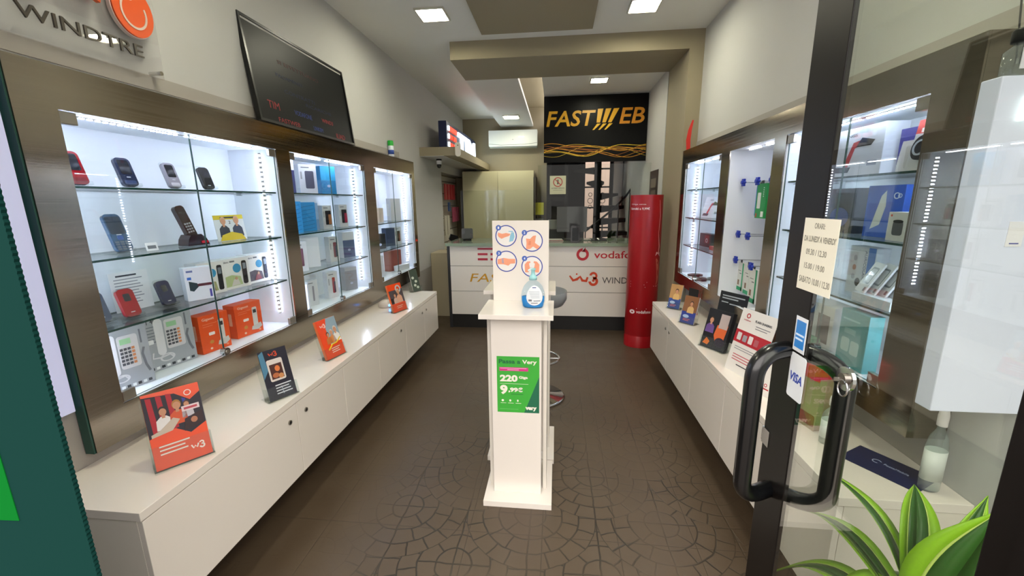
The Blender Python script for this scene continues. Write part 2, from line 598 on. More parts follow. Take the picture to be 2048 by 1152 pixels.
# dark plinths the cabinets float on, set well back
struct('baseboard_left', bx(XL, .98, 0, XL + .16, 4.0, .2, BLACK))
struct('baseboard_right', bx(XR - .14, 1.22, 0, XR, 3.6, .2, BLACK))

# ================================================================== display walls
def led_strip(name, parent, a, b, nrm, cont=False):
    """thin aluminium profile from a to b with a row of LED dots facing nrm"""
    a, b, nrm = Vector(a), Vector(b), Vector(nrm).normalized()
    d = (b - a); L = d.length; d.normalize()
    w = d.cross(nrm)
    mb = MB()
    def slab(p, q, hw, h0, h1, m):
        vs = []
        for h in (h0, h1):
            for pt, sg in ((p, -1), (p, 1), (q, 1), (q, -1)):
                vs.append(pt + w * hw * sg + nrm * h)
        mb.add(vs, [(0, 3, 2, 1), (4, 5, 6, 7), (0, 1, 5, 4), (1, 2, 6, 5), (2, 3, 7, 6), (3, 0, 4, 7)], m)
    slab(a, b, .007, 0, .003, NICKEL)
    if cont:
        slab(a + d * .01, b - d * .01, .005, .0032, .008, LEDC)
    else:
        n = int(L / .026)
        for i in range(n):
            c = a + d * (L * (i + .5) / n)
            if abs((i + .5) / n - .52) < .02:
                continue
            slab(c - d * .005, c + d * .005, .005, .0032, .006, LEDM)
    return mb.build(name, parent, world=True)

def vitrine(root, side, X, back, y0, y1, z0, z1, shelves, leaves=2, cont_top=False, open_front=False, near_led=True, th=.0065):
    """recessed white box whose mouth is at X; side -1 opens towards +x"""
    q = 1 if side < 0 else -1
    t = .012
    n = MB()
    n.box(back, y0 - t, z0 - t, back - q * t, y1 + t, z1 + t, INNER)
    n.box(X - q * th, y0 - t, z0 - t, back, y0, z1 + t, INNER).box(X - q * th, y1, z0 - t, back, y1 + t, z1 + t, INNER)
    n.box(X - q * th, y0, z0 - t, back, y1, z0, INNER).box(X - q * th, y0, z1, back, y1, z1 + t, INNER)
    niche = n.build('niche', root, world=True)
    xi = X - q * .075
    if cont_top:
        led_strip('led_strip', niche, (xi, y0 + .06, z1), (xi, (y0 + y1) / 2 - .03, z1), (0, 0, -1), True)
        led_strip('led_strip', niche, (xi, (y0 + y1) / 2 + .02, z1), (xi, y1 - .1, z1), (0, 0, -1), True)
    else:
        led_strip('led_strip', niche, (xi, y0 + .06, z1), (xi, y1 - .1, z1), (0, 0, -1))
    if not open_front:
        led_strip('led_strip', niche, (xi - q * .03, y1, z1 - .02), (xi - q * .03, y1, z0 + .06), (0, -1, 0))
        if near_led:
            led_strip('led_strip', niche, (xi - q * .03, y0, z1 - .02), (xi - q * .03, y0, z0 + .06), (0, 1, 0))
    for z in shelves:
        sh = MB().box(X - q * .03, y0 + .003, z - .004, back + q * .004, y1 - .003, z + .004, G_SHELF, edge=EDGE).build('glass_shelf', root, world=True)
        for yy in (y0 + .02, y1 - .02):
            for xx in (X - q * .06, back + q * .05):
                MB().cyl((xx, yy - .02, z - .0105), (xx, yy + .02, z - .0105), .004, CHROME, n=8).build('shelf_support', sh, world=True)
    if not open_front:
        ym = (y0 + y1) / 2 - .03
        for k, (a, b) in enumerate(((y0 + .004, ym - .0015), (ym + .0015, y1 - .004))):
            dr = MB().box(X - q * .018, a, z0 + .003, X - q * .012, b, z1 - .003, G_CLEAR, edge=M('#3a5550', .2)).build('glass_door', root, world=True)
            yy = a if k == 0 else b
            sg = 1 if k == 0 else -1
            for zz in (z0 + .003, z1 - .043):
                MB().box(X - q * .022, yy, zz, X - q * .004, yy + sg * .05, zz + .04, NICKEL).build('hinge', dr, world=True, bevel=.002)
            if k == 0:
                lk = MB().cyl((X - q * .022, ym, z0 + .02), (X + q * .004, ym, z0 + .02), .018, CHROME)
                lk.cyl((X + q * .004, ym, z0 + .02), (X + q * .008, ym, z0 + .02), .009, NICKEL)
                lk.build('lock', dr, world=True)
    return niche

def face_panel(root, X, th, side, y0, y1, z0, z1, ops):
    q = 1 if side < 0 else -1
    b = X - q * th
    p = MB()
    zs0, zs1 = ops[0][2], ops[0][3]
    ys = [y0] + [v for o in ops for v in o[:2]] + [y1]
    for i in range(0, len(ys), 2):
        p.box(X, ys[i], z0, b, ys[i + 1], z1, STEEL)
    for o in ops:
        p.box(X, o[0], z0, b, o[1], o[2], STEEL).box(X, o[0], o[3], b, o[1], z1, STEEL)
    return p.build('face_panel', root, world=True)

LZ0, LZ1 = .778, 1.808
UL = thing('display_wall_unit', 'bronze brushed-steel display wall on the left with three lit glass vitrines', 'display case', (-1.64, 2.86, .65))
LOPS = [(1.242, 2.29, LZ0, LZ1), (2.41, 3.388, LZ0, LZ1), (3.57, 4.53, LZ0, LZ1)]
face_panel(UL, -1.60, .006, -1, 1.125, 4.615, .648, 1.943, LOPS)
MB().box(-1.638, 1.119, .648, -1.604, 1.1245, 1.943, M('#1c4a40', .25)).build('edge_strip', UL, world=True)
MB().box(-1.643, 1.126, .65, -1.607, 1.14, 1.941, STEEL).box(-1.643, 4.60, .65, -1.607, 4.613, 1.941, STEEL).box(-1.643, 1.14, .65, -1.607, 4.60, .664, STEEL).box(-1.643, 1.14, 1.927, -1.607, 4.60, 1.941, STEEL).build('side_casing', UL, world=True)
LSH = [1.565, 1.307, 1.048]
vitrine(UL, -1, -1.60, -1.90, *LOPS[0], LSH)
vitrine(UL, -1, -1.60, -1.90, *LOPS[1], LSH, cont_top=True)
vitrine(UL, -1, -1.60, -1.90, *LOPS[2], LSH[1:], cont_top=True)

RZ0, RZ1 = .852, 1.803
UR = thing('display_wall_unit', 'bronze brushed-steel display wall on the right with a hook niche between vitrines', 'display case', (1.16, 2.6, .80))
ROPS = [(1.44, 2.225, RZ0, RZ1), (2.34, 2.895, RZ0, RZ1), (3.03, 3.835, RZ0, RZ1)]
face_panel(UR, 1.105, .006, 1, 1.295, 3.935, .755, 1.920, ROPS)
MB().box(1.1115, 1.295, .755, 1.218, 1.31, 1.92, STEEL).box(1.1115, 3.92, .755, 1.218, 3.935, 1.92, STEEL).box(1.1115, 1.31, 1.905, 1.218, 3.92, 1.92, STEEL).box(1.1115, 1.31, .755, 1.218, 3.92, .77, STEEL).build('side_casing', UR, world=True)
RSH = [1.58, 1.345, 1.105]
vitrine(UR, 1, 1.105, 1.40, *ROPS[0], RSH)
vitrine(UR, 1, 1.105, 1.40, *ROPS[1], [], cont_top=True, open_front=True)
vitrine(UR, 1, 1.105, 1.40, *ROPS[2], RSH, cont_top=True)

# ================================================================== helpers for goods
def lay(k):                     # y of print layer k in front of a face at y = 0
    return -.0004 * (k + 1)
def person_print(mb, cx, z, h, shirt, skin='#c98f6d', hair='#3a2a20', k=3):
    """a small printed figure: head, hair, shoulders, arm"""
    r = h * .16
    mb.poly([(cx - h * .30, z), (cx - h * .27, z + h * .42), (cx - h * .10, z + h * .58), (cx + h * .10, z + h * .58), (cx + h * .27, z + h * .42), (cx + h * .30, z)], lay(k), 0, M(shirt))
    mb.poly([(cx - h * .06, z + h * .5), (cx + h * .06, z + h * .5), (cx + h * .05, z + h * .7), (cx - h * .05, z + h * .7)], lay(k + 1), 0, M(skin))
    mb.disc(cx, z + h * .82, r * .95, r * 1.25, lay(k + 1), 0, M(hair), 16)
    mb.disc(cx, z + h * .77, r * .8, r, lay(k + 2), 0, M(skin), 16)
    return mb
def lines(mb, x0, x1, z, n, dz, t, m, k=2, ragged=.25):
    for i in range(n):
        e = x1 - (x1 - x0) * ragged * ((i * 37 % 10) / 10)
        mb.box(x0, lay(k), z - i * dz - t, e, 0, z - i * dz, m)
    return mb
def carton(name, label, cat, loc, rz, w, h, d, col, front=None, side=None, group=None, rough=.45, bev=.001, sidecol=None):
    t = thing(name, label, cat, loc, rz, group)
    MB().box(-w / 2, 0, 0, w / 2, d, h, M(col, rough)).build('carton', t, bevel=bev)
    if front:
        mb = MB(); front(mb, w, h); mb.build('printed_front', t)
    if side or sidecol:
        mb = MB(); mb.T = Matrix.Translation((-w / 2, d / 2, 0)) @ Matrix.Rotation(-PI / 2, 4, 'Z')
        if sidecol: mb.box(-d / 2 + .001, lay(0), .001, d / 2 - .001, 0, h - .001, M(sidecol, rough))
        if side: side(mb, d, h)
        mb.build('printed_side', t)
    return t
def phone_stand(label, loc, rz, w=.06, h=.125, lean=.32, group='clear acrylic phone stands'):
    t = thing('phone_stand', label, 'stand', loc, rz, group)
    MB().box(-w / 2, -.045, 0, w / 2, .05, .003, G_ACR).build('base_plate', t)
    b = MB(); b.T = Matrix.Translation((0, -.02, .002)) @ Matrix.Rotation(-lean, 4, 'X')
    b.rrect(-w / 2, 0, w / 2, h, .012, 0, .003, G_ACR)
    b.box(-w / 2, -.022, 0, w / 2, 0, .003, G_ACR).box(-w / 2, -.025, 0, w / 2, -.022, .012, G_ACR)
    b.build('back_plate', t)
    return t
def mobile(name, label, loc, rz, w, h, col, trim, kind, lean=.32, group='display mobile phones', d=.016):
    t = thing(name, label, 'phone', loc, rz, group, rx=-lean)
    MB().rrect(-w / 2, 0, w / 2, h, w * .28, -.003, d - .003, M(col, .2, coat=.6)).build('body', t, bevel=.0015)
    y = -.003
    if kind == 'flip':
        MB().rrect(-w * .34, h * .42, w * .34, h * .92, .006, y - .0012, y, M('#22262e', .1, coat=1)).build('outer_display', t)
        MB().rrect(-w * .36, h * .05, w * .36, h * .2, .005, y - .0016, y, M(trim, .25)).build('lower_trim', t)
        MB().box(-w * .12, y - .0014, h * .30, w * .12, y, h * .33, M('#d9dde2', .3, .6)).build('badge', t)
    elif kind == 'plain':
        MB().box(-w * .12, y - .0012, h * .14, w * .12, y, h * .17, M('#c9ccd2', .3, .6)).build('badge', t)
        MB().rrect(-w * .2, h * .55, w * .2, h * .82, .005, y - .0008, y, M('#171c2b', .1, coat=1)).build('outer_display', t)
    elif kind == 'bar':
        MB().rrect(-w * .42, h * .46, w * .42, h * .93, .006, y - .0012, y, M('#2b3440', .1, coat=1)).build('screen', t)
        kp = MB()
        kp.rrect(-w * .16, h * .30, w * .16, h * .42, .005, y - .002, y, M('#2a4c8d', .3))
        for r in range(4):
            for c in range(3):
                kp.rrect(-w * .40 + c * w * .28, h * (.04 + .062 * r), -w * .18 + c * w * .28, h * (.04 + .062 * r) + h * .045, .002, y - .002, y, M('#59616e', .4))
        kp.build('keypad', t)
        MB().box(-w * .14, y - .0014, h * .435, w * .14, y, h * .452, M('#d9dde2', .3)).build('badge', t)
    return t
def led_label(x):
    return x

# ================================================================== goods in the left vitrine nearest the door
X1 = -1.76
RL = PI / 2 - .12
def shelf_phone(pn, plabel, y, z, colour, trim, kind, slabel, w=.054, h=.112, x=X1, rz=RL, name='flip_phone'):
    phone_stand(slabel, (x, y, z), rz)
    p = Vector((x, y, z)) + Matrix.Rotation(rz, 3, 'Z') @ Vector((0, -.026, .009))
    mobile(name, plabel, p, rz, w, h, colour, trim, kind)
zs1, zs2, zs3 = 1.570, 1.312, 1.053
shelf_phone('a', 'red flip phone at the near end of the top glass shelf', 1.37, zs1, '#8a0c18', '#6e0a14', 'flip', 'clear stand under the red flip phone on the top shelf', .058, .125)
shelf_phone('b', 'dark blue flip phone with large outer display, second on the top shelf', 1.555, zs1, '#232c45', '#39486d', 'flip', 'clear stand under the dark blue flip phone on the top shelf', .058, .118)
shelf_phone('c', 'silver flip phone with grey display on the top shelf', 1.757, zs1, '#8d8992', '#b9b5bd', 'flip', 'clear stand under the silver flip phone', .054, .115)
shelf_phone('d', 'black oval flip phone, last on the top shelf', 1.945, zs1, '#14161c', '#2a2d36', 'plain', 'clear stand under the black oval flip phone', .056, .11)
shelf_phone('e', 'blue keypad phone upright on the second shelf', 1.478, zs2, '#33506e', '#fff', 'bar', 'clear stand under the blue keypad phone', .062, .155, name='keypad_phone')
shelf_phone('f', 'dark grey closed flip phone at the near end of the third shelf', 1.345, zs3, '#39424f', '#39424f', 'plain', 'clear stand under the grey flip phone on the third shelf', .058, .118)
shelf_phone('g', 'glossy red closed flip phone on the third shelf beside an info sheet', 1.435, zs3, '#8e0d1b', '#8e0d1b', 'plain', 'clear stand under the glossy red flip phone', .06, .115, x=-1.73)
shelf_phone('h', 'navy blue closed flip phone right of the info sheet', 1.625, zs3, '#1f2547', '#1f2547', 'plain', 'clear stand under the navy blue flip phone', .056, .112)
# printed sheet, tag, promo card
t = thing('info_sheet', 'white printed info sheet behind the red flip phone on the third shelf', 'sheet', (-1.84, 1.56, zs3), RL, rx=-.05)
mb = MB().box(-.075, 0, 0, .075, .0008, .17, M('#e7e8ec'))
mb.box(-.05, lay(0), .15, .03, 0, .157, M('#333a48'))
lines(mb, -.06, .05, .14, 9, .013, .0035, M('#7a8090'), 0)
mb.build('paper', t)
t = thing('price_tag', 'small white price tag in a clear holder beside the blue keypad phone', 'tag', (-1.72, 1.575, zs2), RL, rx=-.2)
MB().box(-.024, 0, 0, .024, .001, .034, M('#e6e8ec')).box(-.017, lay(0), .008, .017, 0, .022, M('#70757f')).build('card', t)
t = thing('promo_card', 'yellow topped card with two men in dark shirts on the second shelf', 'card', (-1.75, 2.06, zs2), RL, rx=-.12)
mb = MB().box(-.09, 0, 0, .09, .0015, .135, M('#dfe3e8'))
mb.box(-.09, lay(0), .112, .09, 0, .135, M('#d8c21c')).box(-.05, lay(1), .118, .05, 0, .126, M('#2a2a2a'))
person_print(mb, -.038, .02, .105, '#2c3242', hair='#cfa27e')
person_print(mb, .042, .02, .108, '#27304a', hair='#cfa27e')
mb.poly([(-.075, .0), (-.06, .03), (0, .045), (.06, .03), (.08, .0)], lay(7), 0, M('#dcc01d'))
mb.text('2', -.006, .088, .006, .104, lay(2), M('#333'.ljust(7, '3')))
mb.build('card', t)
# cordless phone standing in its cradle
t = thing('cordless_phone', 'black cordless phone upright in a black cradle with a red light, second shelf', 'phone', (-1.74, 1.80, zs2), RL)
c = MB()
c.poly([(-.052, 0), (-.045, .03), (-.03, .052), (.02, .052), (.045, .03), (.058, 0)], -.03, .035, BLACKG)
c.build('cradle', t, bevel=.004)
MB().rrect(.015, .008, .05, .020, .004, -.033, -.03, M('#c01626', .2)).build('red_button', t)
hs = MB(); hs.T = Matrix.Translation((-.005, -.005, .035)) @ Matrix.Rotation(-.22, 4, 'X') @ Matrix.Rotation(-.18, 4, 'Y')
hs.rrect(-.023, 0, .023, .155, .016, -.012, .012, BLACKG)
hb = hs.build('handset', t, bevel=.002)
kp = MB(); kp.T = hs.T
kp.rrect(-.016, .095, .016, .14, .004, -.0135, -.012, M('#23262c', .1, coat=1))
for r in range(4):
    for q in range(3):
        kp.rrect(-.016 + q * .0115, .025 + r * .013, -.008 + q * .0115, .033 + r * .013, .002, -.0135, -.012, M('#8d9096', .4))
kp.build('keypad', hb)
# boxed phones on the third shelf
def phone_box_front(photo, phone, phonex):
    def f(mb, w, h):
        mb.box(-w / 2 + .003, lay(0), .003, w / 2 - .003, 0, h - .003, M('#ecebea'))
        mb.text('doro', -w * .44, h * .86, -w * .26, h * .93, lay(1), M('#555a61'))
        mb.box(-w * .22, lay(1), h * .87, -w * .04, 0, h * .92, M('#6a6f77'))
        mb.disc(w * .02, h * .66, w * .15, w * .15, lay(2), 0, M('#2a94c4'))
        mb.poly([(-w * .45, h * .08), (-w * .45, h * .42), (-w * .2, h * .46), (w * .12, h * .38), (w * .18, h * .1)], lay(1), 0, M(photo[0]))
        mb.poly([(-w * .25, h * .10), (-w * .15, h * .30), (w * .0, h * .34), (w * .08, h * .12)], lay(3), 0, M(photo[1]))
        mb.disc(-w * .05, h * .33, w * .05, h * .05, lay(4), 0, M('#c79a7c'), 14)
        mb.rrect(phonex * w - w * .09, h * .10, phonex * w + w * .09, h * .88, w * .06, lay(5), 0, M(phone, .2))
        mb.rrect(phonex * w - w * .06, h * .60, phonex * w + w * .06, h * .80, w * .02, lay(6), 0, M('#7d8791', .2))
    return f
def hand_box(mb, w, h):
    mb.box(-w / 2 + .001, lay(0), .001, w / 2 - .001, 0, h - .001, M('#e7e8f4'))
    mb.rrect(-w * .1, h * .42, w * .42, h * .5, .006, lay(2), 0, M('#5e1f33'))
    mb.poly([(-w * .38, h * .32), (-w * .38, h * .60), (-w * .1, h * .52), (-w * .05, h * .42), (-w * .25, h * .28)], lay(1), 0, M('#16303a'))
    mb.box(-w * .42, lay(1), h * .64, -w * .28, 0, h * .72, M('#2f6fd0'))
    mb.box(w * .3, lay(1), h * .06, w * .38, 0, h * .3, M('#4e4fae'))
    mb.box(-w * .42, lay(1), h * .86, -w * .2, 0, h * .92, M('#6c7bb0'))
carton('phone_box', 'narrow white box with a dark red handset printed sideways, third shelf', 'box', (-1.70, 1.755, zs3), PI / 2 - .5, .115, .158, .05, '#e4e5ee', hand_box)
carton('phone_box', 'white phone box with two blue bubbles, behind the door seam', 'box', (-1.735, 1.865, zs3), RL, .15, .165, .07, '#dcdcdc', phone_box_front(('#a9ad7c', '#7c5a44'), '#23252b', .30), group='boxed phones on the third shelf')
carton('phone_box', 'white phone box with a woman lying on grass, middle of three', 'box', (-1.735, 2.03, zs3), RL, .165, .165, .07, '#dcdcdc', phone_box_front(('#b6c58e', '#d8d2cc'), '#1b1c22', .30), group='boxed phones on the third shelf')
carton('phone_box', 'white phone box with a dark photo, last on the third shelf', 'box', (-1.735, 2.2, zs3), RL, .15, .165, .07, '#dcdcdc', phone_box_front(('#4c4654', '#8c3f4a'), '#1d2438', .30), group='boxed phones on the third shelf')
# boxed desk telephones
def desk_phone_art(mb, w, h):
    mb.box(-w / 2 + .001, lay(0), .001, w / 2 - .001, 0, h - .001, M('#a7abb2'))
    mb.text('KXT 480', -w * .46, h * .86, -w * .10, h * .95, lay(1), M('#3c4048'), bold=.02)
    lines(mb, -w * .46, -w * .16, h * .81, 6, h * .055, h * .012, M('#5d6470'), 1)
    mb.rrect(-w * .02, h * .34, w * .32, h * .88, .01, lay(2), 0, M('#d7d5d8', .3))
    mb.rrect(-w * .20, h * .26, -w * .05, h * .93, .02, lay(3), 0, M('#e3e2e6', .3))
    mb.box(w * .02, lay(4), h * .74, w * .2, 0, h * .83, M('#9fcf9f'))
    for r in range(5):
        for c in range(4):
            mb.box(w * .0 + c * w * .065, lay(4), h * .40 + r * h * .06, w * .05 + c * w * .065, 0, h * .44 + r * h * .06, M('#4a4d55' if c < 3 else '#d98b5a'))
    mb.ring(-w * .05, h * .2, w * .10, w * .135, lay(2), 0, M('#d7d6da'), k=.6)
    mb.stroke([(-w * .28, h * .34), (-w * .3, h * .24), (-w * .16, h * .22), (0, h * .24), (w * .06, h * .17)], w * .03, lay(3), 0, M('#d7d6da'))
    mb.rrect(-w * .34, h * .5, -w * .24, h * .58, .004, lay(2), 0, M('#f2f2f4'))
    for q in range(10):
        mb.box(-w * .46 + q * w * .093, lay(2), h * .03, -w * .40 + q * w * .093, 0, h * .075, M('#2f333a' if q % 2 else '#eceef0'))
    mb.stroke([(w * .40, h * .62), (w * .36, h * .52), (w * .39, h * .32), (w * .44, h * .2)], w * .045, lay(1), 0, M('#73777f'))
    mb.box(w * .36, lay(1), h * .7, w * .39, 0, h * .93, M('#6d717a'))
carton('telephone_box', 'grey desk telephone box nearest the door, bottom of the vitrine', 'box', (-1.70, 1.345, LZ0 + .001), RL - .1, .20, .25, .07, '#8d9299', desk_phone_art, group='boxed desk telephones')
carton('telephone_box', 'grey desk telephone box beside the orange boxes', 'box', (-1.745, 1.585, LZ0 + .001), RL - .08, .23, .25, .07, '#8d9299', desk_phone_art, group='boxed desk telephones')
def orange_art(mb, w, h):
    mb.text('Gigaset', -w * .38, h * .84, w * .02, h * .93, lay(0), M('#ffd9c4'))
    mb.box(-w * .38, lay(0), h * .76, w * .1, 0, h * .765, M('#ffb591'))
    mb.box(-w * .38, lay(0), h * .70, -w * .05, 0, h * .705, M('#ffb591'))
    mb.rrect(w * .14, h * .22, w * .32, h * .82, .007, lay(2), 0, M('#dcdad6', .3))
    mb.box(w * .17, lay(3), h * .64, w * .29, 0, h * .75, M('#30343a'))
    mb.poly([(w * .04, h * .14), (w * .08, h * .24), (w * .42, h * .30), (w * .46, h * .18), (w * .3, h * .1)], lay(3), 0, M('#cfccc8', .3))
    mb.rrect(-w * .22, h * .45, -w * .02, h * .53, .004, lay(1), 0, M('#f3ece6'))
    mb.disc(-w * .16, h * .27, w * .07, w * .06, lay(1), 0, M('#c98a3a'))
    mb.disc(-w * .2, h * .1, w * .04, w * .035, lay(1), 0, M('#f3d6c4'))
    mb.disc(w * .36, h * .08, w * .04, w * .03, lay(1), 0, M('#f3a07a'))
def orange_side(mb, w, h):
    mb.rrect(-w * .1, h * .38, w * .18, h * .75, .004, lay(0), 0, M('#f2b596'))
carton('telephone_box', 'orange cordless phone box crossed by the door seam', 'box', (-1.705, 1.80, LZ0 + .001), RL - .05, .152, .19, .075, '#e8551a', orange_art, orange_side, group='orange phone boxes')
carton('telephone_box', 'orange cordless phone box at the far end beside the led strip', 'box', (-1.715, 2.045, LZ0 + .001), RL - .02, .17, .185, .075, '#e8551a', orange_art, orange_side, group='orange phone boxes')

# ================================================================== second left vitrine: smartphone boxes
def smart_front(bg, ph, accent=None, wd=.34):
    def f(mb, w, h):
        mb.box(-w / 2 + .001, lay(0), .001, w / 2 - .001, 0, h - .001, M(bg))
        mb.box(-w * .36, lay(1), h * .88, w * .1, 0, h * .91, M('#555a63'))
        mb.rrect(-w * wd * .5 + w * .08, h * .18, w * wd * .5 + w * .08, h * .78, w * .07, lay(1), 0, M(ph, .2))
        if accent:
            mb.rrect(w * .10, h * .2, w * .10 + w * wd * .5, h * .62, w * .04, lay(2), 0, M(accent, .2))
        mb.box(-w * .42, lay(1), h * .5, -w * .33, 0, h * .75, M('#8f9299'))
    return f
gs = 'smartphone boxes in the middle vitrine'
def full_front(c1, c2, split):
    def f(mb, w, h):
        mb.box(-w / 2 + .001, lay(0), .001, w / 2 - .001, 0, h - .001, M(c1))
        mb.box(-w / 2 + .001, lay(1), .001, w / 2 - .001, 0, h * split, M(c2, .3))
        mb.disc(0, h * .3, w * .12, w * .08, lay(2), 0, M('#b9c0dc'))
    return f
carton('smartphone_box', 'white and violet-blue smartphone box at the near end of the upper shelf, middle vitrine', 'box', (-1.72, 2.55, zs1), 1.3, .10, .215, .05, '#dfe4f2', full_front('#dfe6f8', '#3d3f6e', .68), group=gs)
carton('smartphone_box', 'tall plain white smartphone box on the upper shelf of the middle vitrine', 'box', (-1.74, 2.80, zs1), .95, .12, .20, .10, '#dcdfe6', smart_front('#c9ccd6', '#55566a', None, .5), group=gs)
carton('smartphone_box', 'sky blue smartphone box on the upper shelf of the middle vitrine', 'box', (-1.75, 3.08, zs1), 1.05, .12, .21, .09, '#2e9fd6', full_front('#36a9e0', '#2a86c2', .5), sidecol='#2592cf', group=gs)
def stripes(mb, w, h):
    mb.box(-w / 2 + .001, lay(0), .001, w / 2 - .001, 0, h - .001, M('#2a8fd0'))
    for i in range(7):
        mb.stroke([(-w * .4, h * (.04 + .13 * i)), (w * .4, h * (.12 + .13 * i))], h * .018, lay(1), 0, M('#1f6ea8'))
carton('smartphone_box', 'bright blue patterned box at the near end of the second shelf, middle vitrine', 'box', (-1.70, 2.55, zs2), 1.3, .10, .205, .05, '#5ab0ea', stripes, group=gs)
carton('smartphone_box', 'wide blue striped box on the second shelf of the middle vitrine', 'box', (-1.735, 2.735, zs2), 1.1, .125, .20, .07, '#2a9ad6', stripes, sidecol='#2f9fdc', group=gs)
carton('smartphone_box', 'pale blue box beside the wide striped one', 'box', (-1.76, 2.86, zs2), 1.3, .075, .195, .06, '#93b4dc', full_front('#9fbce2', '#84a4cf', .4), group=gs)
carton('smartphone_box', 'white smartphone box with a black and orange phone picture', 'box', (-1.73, 2.98, zs2), 1.25, .085, .175, .05, '#cfd2d6', smart_front('#c7c9cc', '#1b1d24', '#a5704a', .62), group=gs)
carton('smartphone_box', 'white smartphone box with a black and crimson phone picture', 'box', (-1.73, 3.22, zs2), 1.25, .085, .18, .05, '#cfd2d6', smart_front('#c7c9cc', '#1b1f2c', '#a02648', .62), group=gs)
carton('smartphone_box', 'white box with a slim purple phone picture, near end of the third shelf', 'box', (-1.70, 2.56, zs3), 1.25, .095, .20, .045, '#d3d6da', smart_front('#cdd0d4', '#6a3f54', None, .2), group=gs)
carton('smartphone_box', 'large plain white box on the third shelf of the middle vitrine', 'box', (-1.75, 2.74, zs3), .85, .13, .215, .07, '#e6e8ef', None, group=gs)
carton('smartphone_box', 'white box with a narrow red-brown phone picture just before the door seam', 'box', (-1.73, 3.03, zs3), 1.25, .09, .195, .05, '#d3d6da', smart_front('#cdd0d4', '#7c4452', '#3c425c', .35), group=gs)
carton('smartphone_box', 'white box with a large blue phone picture on the third shelf', 'box', (-1.74, 3.28, zs3), 1.15, .115, .215, .06, '#d8dae0', full_front('#d5d8de', '#4a5b82', .68), group=gs)
carton('smartphone_box', 'bright white box turned sideways at the near bottom corner of the middle vitrine', 'box', (-1.70, 2.52, LZ0 + .001), .5, .07, .19, .10, '#e6e8f4', None, group=gs)
carton('smartphone_box', 'white box with a slim grey phone picture on the vitrine floor', 'box', (-1.74, 2.70, LZ0 + .001), 1.3, .10, .185, .05, '#d6d9de', smart_front('#d2d5da', '#8e8d98', None, .15), group=gs)
carton('smartphone_box', 'white box with a narrow red phone picture standing on the vitrine floor', 'box', (-1.73, 2.96, LZ0 + .001), 1.2, .095, .205, .05, '#d6d9de', smart_front('#d2d5da', '#9c3b46', '#3a3f58', .28), group=gs)
carton('smartphone_box', 'silver grey patterned box on the vitrine floor beside the led strip', 'box', (-1.73, 3.25, LZ0 + .001), 1.1, .115, .195, .07, '#a9abb4', full_front('#b4b6be', '#8c8f99', .85), group=gs)
# third left vitrine
g3 = 'boxes in the far left vitrine'
carton('smartphone_box', 'pale grey box on the upper shelf of the far left vitrine', 'box', (-1.74, 4.36, 1.312), 1.2, .15, .235, .06, '#c9ccd0', None, group=g3)
for i, (yy, hh) in enumerate(((3.68, .15), (3.78, .15), (3.88, .14), (3.98, .14))):
    carton('accessory_box', ['cream box nearest the door on the far vitrine upper shelf', 'second cream box on the far vitrine upper shelf', 'third cream box on the far vitrine upper shelf', 'fourth cream box beside the pale grey box'][i], 'box', (-1.74, yy, 1.312), 1.3, .06, hh, .04, '#d8c9ba', None, group='cream accessory boxes')
carton('smartphone_box', 'white box with a black oval picture on the far vitrine middle shelf', 'box', (-1.73, 4.35, zs3), 1.2, .10, .19, .05, '#d6dade', smart_front('#d6dade', '#2b2226', '#7d3a30', .45), group=g3)
carton('smartphone_box', 'navy blue box on the far vitrine middle shelf', 'box', (-1.74, 4.17, zs3), 1.2, .13, .19, .06, '#42506f', None, group=g3)
carton('smartphone_box', 'black box with white print on the far vitrine middle shelf', 'box', (-1.73, 3.88, zs3), 1.2, .15, .15, .06, '#1d2026', full_front('#1d2026', '#3a3f4b', .3), group=g3)
carton('smartphone_box', 'dusty red box on the floor of the far vitrine', 'box', (-1.74, 4.25, LZ0 + .001), 1.2, .19, .22, .07, '#a2594f', None, group=g3)
carton('smartphone_box', 'long low white box lying in front in the far vitrine', 'box', (-1.66, 4.28, LZ0 + .001), 1.4, .24, .06, .05, '#dcdfe0', None, group=g3)
carton('smartphone_box', 'light grey box standing near end of the far vitrine floor', 'box', (-1.73, 3.82, LZ0 + .001), 1.2, .12, .21, .06, '#b9bbba', None, group=g3)

# ================================================================== on top of the left display wall
# blackboard leaning on the wall
t = thing('blackboard', 'large black menu board leaning on the wall above the left display', 'board', (-1.588, 2.70, 1.945), PI / 2)
t.rotation_euler = (-.112, 0, PI / 2)
MB().box(-.513, 0, 0, .513, .012, .53, M('#131617', .42, spec=.2)).build('board_surface', t)
fr = MB()
for a in ((-.525, -.008, -.0, .525, .016, .014), (-.525, -.008, .52, .525, .016, .534), (-.525, -.008, .014, -.511, .016, .52), (.511, -.008, .014, .525, .016, .52)):
    fr.box(*a, M('#0c0d0d', .3))
fr.build('frame', t)
RD, BLU = M('#9c3a3e', .8), M('#3b4a8c', .8)
wr = MB()
DR, DB = M('#4a2a2c', .8), M('#252c48', .8)
for st, x0, z0, x1, z1, c in (('TIM', -.43, .085, -.33, .125, RD), ('VODAFONE', -.19, .09, -.01, .118, BLU), ('WIND3', .11, .10, .25, .125, RD),
                              ('FASTWEB', -.36, .02, -.16, .045, RD), ('LINKEM', -.01, .03, .10, .055, BLU), ('ILIAD', .27, .02, .39, .052, RD),
                              ('CONTRATTI', -.25, .20, .06, .222, DB), ('RICARICHE', -.05, .165, .25, .185, DB), ('SI EFFETTUANO', -.26, .36, .16, .382, DR), ('PAGAMENTI', -.30, .28, -.05, .30, DB)):
    wr.text(st, x0, z0, x1, z1, -.0004, c, .0006)
wr.build('chalk_writing', t)
t = thing('spray_can', 'white and blue spray can with a bright green cap on the left display', 'can', (-1.615, 4.03, 1.944))
